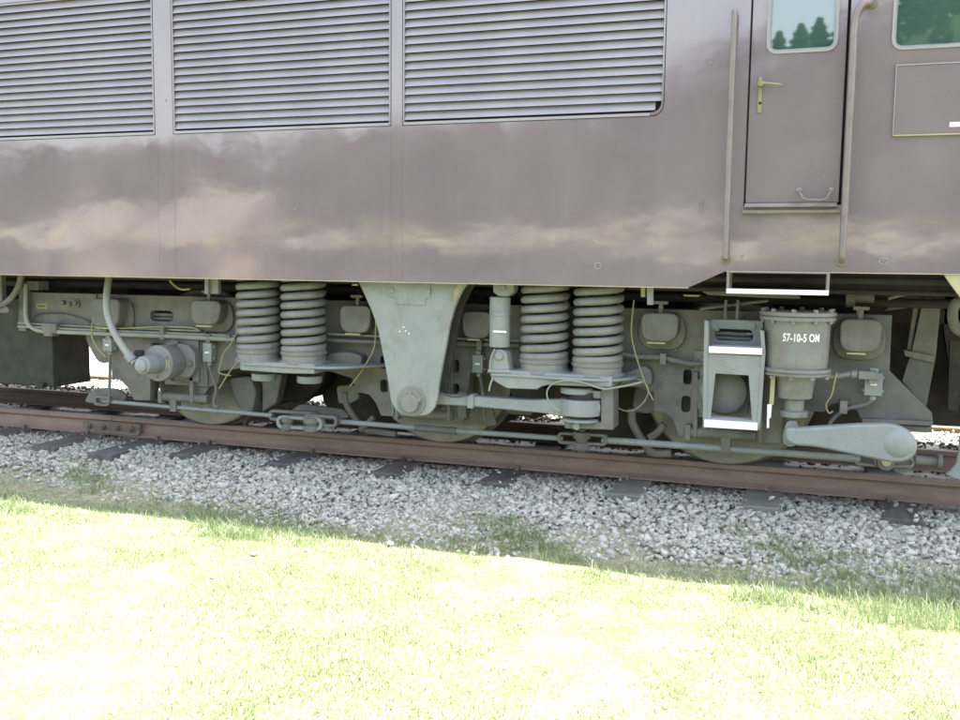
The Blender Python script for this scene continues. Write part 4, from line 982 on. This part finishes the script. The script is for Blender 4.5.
def grass_obj(name, parts, label):
    V, Q, T3, T = [], [], [], []; off = 0
    for v, q, t3, t in parts: V.append(v); Q.append(q+off); T3.append(t3+off); T.append(t); off += len(v)
    o = np_mesh(name, np.concatenate(V), [np.concatenate(Q), np.concatenate(T3)], M['grass'], np.concatenate(T)); tag(o, label, 'grass', kind='stuff')
tf = lambda x, y, n: .52+.18*fbm(x, y, 2.3)+.22*fbm(x, y, 8.3)+RNG.normal(0, .25, n)
lawn = [blades(330000, -7.5, 3, -4.4, -.30, .010, .032, .0042, lambda x, y: np.clip(.8+.25*fbm(x, y, 3.1), .5, 1)*np.clip((-.34+.12*fbm(x, x, 1.9)-y)/.22, 0, 1), tf, 1.3),
        blades(16000, -7, 3, -4.2, -.5, .02, .045, .004, lambda x, y: np.clip(fbm(x, y, 2.7)*1.2, 0, 1), lambda x, y, n: .15+RNG.normal(0, .15, n), .7),
        blades(60000, -12, 8, -12, -4.2, .03, .06, .010, lambda x, y: np.full(x.shape, .8), tf, .8)]
grass_obj('grass', lawn, 'short sunlit mown lawn in the foreground')
edge_d = lambda x, y: np.clip(1-abs(y+.62+.1*fbm(x, x, 1.3))/.28, 0, 1)*np.clip(.25+fbm(x, y, 2.1), 0, 1)
tuft = lambda x, y: (np.clip(fbm(x, y*1.3, 3.7)-.22, 0, 1)*1.7)*np.clip((.25-y)/.5, 0, 1)
right = lambda x, y: np.clip((x-.15)/.5, 0, 1)*np.clip((-.12-y)/.2, 0, 1)*.7
left = lambda x, y: np.clip((-2.6-x)/1.5, 0, 1)*np.clip((.05-y)/.25, 0, 1)*np.clip(.3+fbm(x, y, 3.), 0, 1)*.75
weeds = [blades(30000, -7.5, 3, -1.0, -.25, .03, .085, .004, edge_d, lambda x, y, n: .3+RNG.normal(0, .22, n), .9),
         blades(130000, -7.5, 3, -.9, .3, .03, .085, .0038, tuft, lambda x, y, n: .22+RNG.normal(0, .28, n), 1.1),
         blades(22000, -.2, 3, -1.0, -.05, .04, .10, .004, right, lambda x, y, n: .35+RNG.normal(0, .25, n), .9),
         blades(90000, -8, -1.6, -.9, .15, .012, .045, .003, left, lambda x, y, n: .55+RNG.normal(0, .3, n), 1.3),
         blades(60000, -7.5, 3, -.95, .0, .015, .05, .0028, lambda x, y: np.clip(fbm(x*1.1+5, y*1.6, 2.9)-.05, 0, 1)*np.clip((.05-y)/.3, 0, 1)*.8, lambda x, y, n: .85+RNG.normal(0, .15, n), 1.6)]
grass_obj('weeds', weeds, 'straggling weeds and dry grass along the gravel edge')

# ------------------------------------------------------------------ what the paint and glass reflect: trees and a shed across the lawn
def conifer_mesh(h, r, n, seed):
    g_ = np.random.default_rng(seed); t = g_.uniform(0, 1, n)**.8; rad = r*(1-t)**.85*(.75+.25*np.sin(t*34))*g_.uniform(.25, 1, n)**.4+.05
    a = g_.uniform(0, 2*np.pi, n); c = np.stack([np.cos(a)*rad, np.sin(a)*rad, h*.10+t*h*.9-rad*.25], -1)
    s = (.16+.20*(1-t))*g_.uniform(.6, 1.3, n); q = g_.normal(size=(n, 3, 3))*.75; q[:, :, 2] *= .6
    v = c[:, None]+q*s[:, None, None]; f = np.arange(n*3).reshape(n, 3)
    return v.reshape(-1, 3), f, np.repeat(g_.uniform(0, 1, n), 3)
protos = []
for k, (h, r) in enumerate(((13, 2.3), (10.5, 2.1), (15, 2.5))):
    v, f, t = conifer_mesh(h, r, 6500, k+3); o = np_mesh('crown', v, f, M['needles'], t)
    tr = B().lathe((0, 0, -.4), (0, 0, 1), [(0, .26), (h*.5, .15), (h*.95, .03)], 8).build('trunk', M['bark']); protos.append((o, tr, h))
used = [False]*3
def tree(x, y, k, sc, label, z0=0):
    e = empty('conifer_tree', (x, y, z0), random.uniform(0, 6)); q_ = max(sc*1.1, .62); e.scale = (q_, q_, sc)
    for src in protos[k][:2]:
        c = src if not used[k] else src.copy()
        if used[k]: COL.objects.link(c)
        c.parent = e; c.location = (0, 0, 0)
    used[k] = True
    tag(e, label, 'tree', 'conifers beyond the lawn')
def top_at(x): return float(np.interp(x, [-95, -45, -16, -8, -3, 2, 5, 12, 50], [9, 10, 12.6, 13.8, 15.8, 17.3, 19.2, 20.6, 18]))
def hill(x, y):
    t = np.clip((-52-y)/12, 0, 1); t = t*t*(3-2*t)
    return 3.0+(np.interp(x, [-300, -95, -45, -16, -8, -3, 2, 5, 12, 50, 300], [8, 9, 10, 12.6, 13.8, 15.8, 17.3, 19.2, 20.6, 18, 14])*.90-3.0)*t-.4*(t <= 0)
hx_ = np.arange(-150, 110, 2.); hy_ = np.concatenate([np.arange(-66, -51.5, 1.), [-51.4]]); hx_, hy_ = np.meshgrid(hx_, np.concatenate([[-120, -90, -75], hy_]))
hz2 = hill(hx_, hy_)+.3*np.sin(hx_*.9+hy_)+.25*np.sin(hx_*1.7-hy_*.8)
ix = np.arange(hx_.size).reshape(hx_.shape); hf_ = np.stack([ix[:-1, :-1], ix[:-1, 1:], ix[1:, 1:], ix[1:, :-1]], -1).reshape(-1, 4)
o = np_mesh('hill', np.stack([hx_, hy_, hz2], -1).reshape(-1, 3), hf_, M['hill']); o.data.polygons.foreach_set('use_smooth', [True]*len(hf_)); tag(o, kind='structure')
def row(x0, x1, dx, y, f, txt, h=None):
    for n_, x in enumerate(np.arange(x0, x1, dx)):
        x = x+random.uniform(-.8, .8); k = random.randrange(3); yy = y+random.uniform(-1, 1); z0_ = float(hill(x, yy))
        hgt = (top_at(x)*f*random.uniform(.95, 1.05)-z0_) if h is None else h*random.uniform(.75, 1.2)
        tree(x, yy, k, max(hgt, 3)/protos[k][2], txt, z0_-.2)
row(-84, 24, 3.0, -54.5, 0, 'small conifer at the foot of the wooded slope across the lawn, mirrored in paint', 5.5)
row(-84, 24, 2.4, -58.5, .93, 'conifer half way up the wooded slope across the lawn, mirrored in paint')
row(-86, 26, 1.45, -63, 1.03, 'conifer on the ridge of the wooded slope, mirrored in the cab windows')
sh = empty('shed', (-39, -40, -.35))
B().box(-41.3, -36.7, -41.5, -36.5, -.4, 2.0).build('wall', M['wall'], sh)
B().prism_x([(-36.0, 1.8), (-41.8, 4.7), (-42.0, 4.7), (-42.0, 2.0), (-36.6, 2.0)], -41.7, -36.3).build('roof', M['tile'], sh)
B().box(-40, -38, -36.52, -36.46, -.35, 1.9).build('door', M['roof'], sh)
tag(sh, 'left low shed with a sandy tiled roof across the lawn, mirrored in the lower paint', 'shed', 'sheds across the lawn')
sh2 = empty('shed', (-31, -40, -.35))
B().box(-33.3, -28.7, -41.5, -36.5, -.4, 2.4).build('wall', M['wall'], sh2)
B().prism_x([(-36.0, 2.2), (-41.8, 5.4), (-42.0, 5.4), (-42.0, 2.4), (-36.6, 2.4)], -33.7, -28.3).build('roof', M['tile'], sh2)
B().box(-32, -30, -36.52, -36.46, -.35, 1.9).build('door', M['roof'], sh2)
tag(sh2, 'right taller shed with a sandy tiled roof across the lawn, mirrored in the lower paint', 'shed', 'sheds across the lawn')
# hedge in front of the bank
hv, hf, ht = [], [], []
n_ = 60000; hx = RNG.uniform(-90, 45, n_); hy = RNG.uniform(-40.5, -38.5, n_); hz_ = -.3+RNG.uniform(0, 1, n_)*(2.55+.35*fbm(hx, hx*0, .9))
c_ = np.stack([hx, hy, hz_], -1); q_ = RNG.normal(size=(n_, 3, 3))*.16; keep_ = ~(((hx > -42.5) & (hx < -35.5)) | ((hx > -34.5) & (hx < -27.5))); c_ = c_[keep_]; q_ = q_[keep_]
o = np_mesh('hedge', (c_[:, None]+q_).reshape(-1, 3), np.arange(len(c_)*3).reshape(-1, 3), M['needles'], np.repeat(RNG.uniform(0, 1, len(c_)), 3))
tag(o, 'long dark clipped hedge across the lawn, mirrored along the lower edge of the paint', 'hedge')
